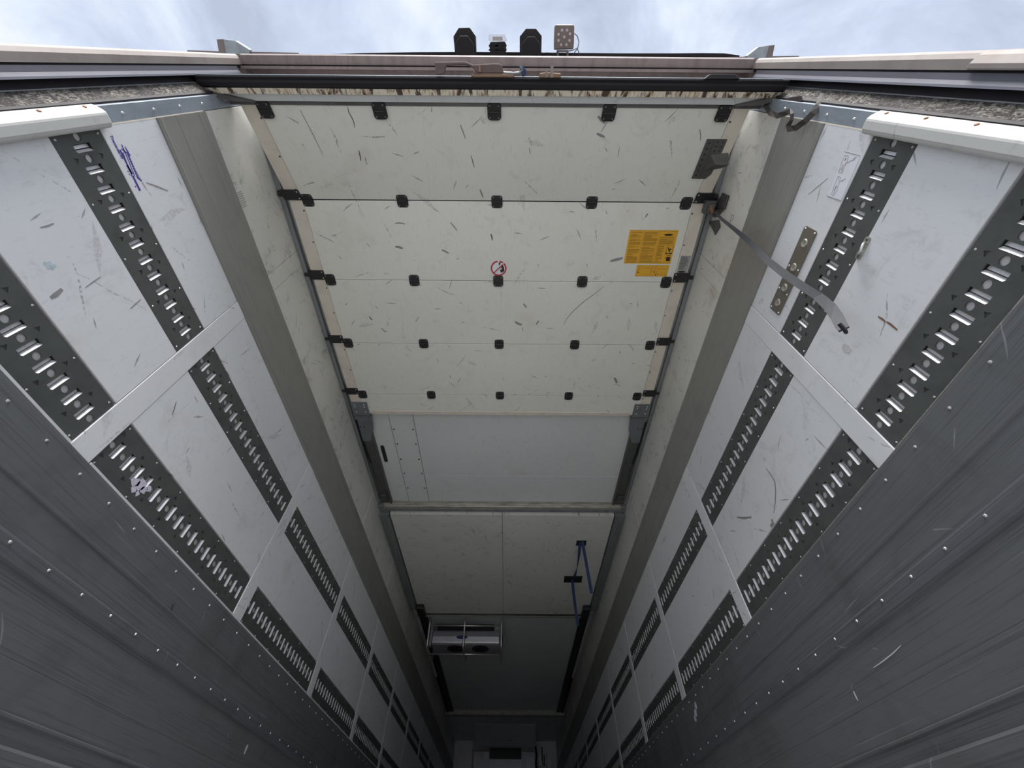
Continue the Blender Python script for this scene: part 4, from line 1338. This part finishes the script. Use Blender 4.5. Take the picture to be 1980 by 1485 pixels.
for pl_, pts_, w_, mt_ in (
        ('door', [(1166, 555), (1150, 568), (1128, 584), (1108, 602), (1096, 616), (1090, 627)], .0028, 'mark'),
        ('low', [(672, 206), (674, 216), (680, 227), (684, 236), (686, 247)], .0022, 'mark_dark'),
        ('low', [(694, 291), (696, 300), (698, 311)], .0028, 'mark_dark'), ('low', [(706, 305), (709, 318)], .003, 'mark'),
        ('low', [(890, 241), (895, 254), (900, 268)], .003, 'mark'), ('low', [(911, 301), (914, 312), (917, 324)], .0034, 'mark'),
        ('low', [(1156, 225), (1163, 232), (1170, 238)], .007, 'mark'), ('low', [(1154, 258), (1162, 262), (1169, 265)], .007, 'mark'),
        ('low', [(1175, 235), (1168, 245), (1162, 256)], .002, 'mark'), ('low', [(928, 366), (931, 374), (934, 382)], .005, 'mark'),
        ('low', [(1353, 250), (1355, 262), (1354, 272)], .0016, 'mark_dark'), ('low', [(580, 212), (600, 250), (625, 300)], .0022, 'mark'),
        ('door', [(764, 432), (773, 431), (783, 433)], .0045, 'mark'), ('door', [(764, 477), (772, 478), (779, 480)], .008, 'mark'),
        ('door', [(871, 430), (877, 437), (884, 446)], .004, 'mark'), ('door', [(949, 452), (951, 458), (952, 465)], .004, 'mark_dark'),
        ('door', [(854, 483), (861, 486), (868, 490)], .006, 'mark'), ('door', [(1180, 505), (1192, 502), (1204, 499)], .010, 'mark'),
        ('door', [(1012, 587), (1015, 591), (1018, 595)], .006, 'mark'), ('door', [(996, 622), (1002, 626), (1009, 628)], .010, 'mark'),
        ('door', [(1037, 628), (1039, 624), (1042, 620)], .006, 'mark'), ('door', [(1244, 358), (1246, 363)], .002, 'mark_dark'),
        ('door', [(714, 612), (717, 616), (720, 619)], .004, 'mark_dark'), ('door', [(1248, 420), (1250, 417), (1253, 413)], .003, 'mark_dark'),
        ('door', [(738, 635), (743, 640), (748, 642)], .005, 'mark'), ('door', [(1188, 730), (1191, 736), (1193, 741)], .010, 'mark'),
        ('right', [(1481, 905), (1490, 917), (1498, 930), (1500, 950), (1499, 972), (1496, 992)], .0035, 'mark'),
        ('right', [(1425, 1000), (1438, 1002), (1453, 1000)], .006, 'mark'), ('right', [(1492, 1004), (1495, 1012), (1490, 1018)], .010, 'mark'),
        ('right', [(1698, 612), (1706, 617), (1712, 622)], .0035, 'mark_brown'), ('right', [(1714, 622), (1722, 627), (1735, 638)], .0035, 'mark_brown'),
        ('right', [(1630, 668), (1637, 674), (1644, 680)], .014, 'mark_pale'), ('right', [(1601, 344), (1580, 362), (1563, 376)], .0014, 'mark'),
        ('left', [(84, 507), (90, 511), (96, 509), (102, 515), (108, 513)], .007, 'mark_blue'), ('left', [(90, 518), (97, 516), (104, 521)], .004, 'mark_blue'), ('left', [(98, 576), (108, 570), (120, 559)], .007, 'mark'),
        ('left', [(165, 556), (180, 545), (195, 535)], .0018, 'mark'), ('left', [(252, 597), (262, 588), (272, 579)], .0022, 'mark'),
        ('left', [(78, 440), (92, 437), (104, 432)], .0024, 'mark'), ('left', [(283, 353), (302, 360), (325, 369)], .0030, 'mark'),
        ('left', [(333, 803), (337, 790), (341, 776)], .0018, 'mark_dark'),
        ('kick_r', [(1689, 1291), (1708, 1278), (1728, 1262), (1742, 1248)], .0016, 'mark_pale'), ('kick_r', [(1650, 1336), (1654, 1345), (1659, 1355)], .0035, 'mark_pale'),
        ('kick_l', [(479, 1440), (476, 1448), (472, 1458)], .010, 'mark_pale'), ('kick_l', [(335, 1168), (332, 1178), (328, 1186)], .008, 'mark_dark')):
    mark(pl_, pts_, w_, mt_)
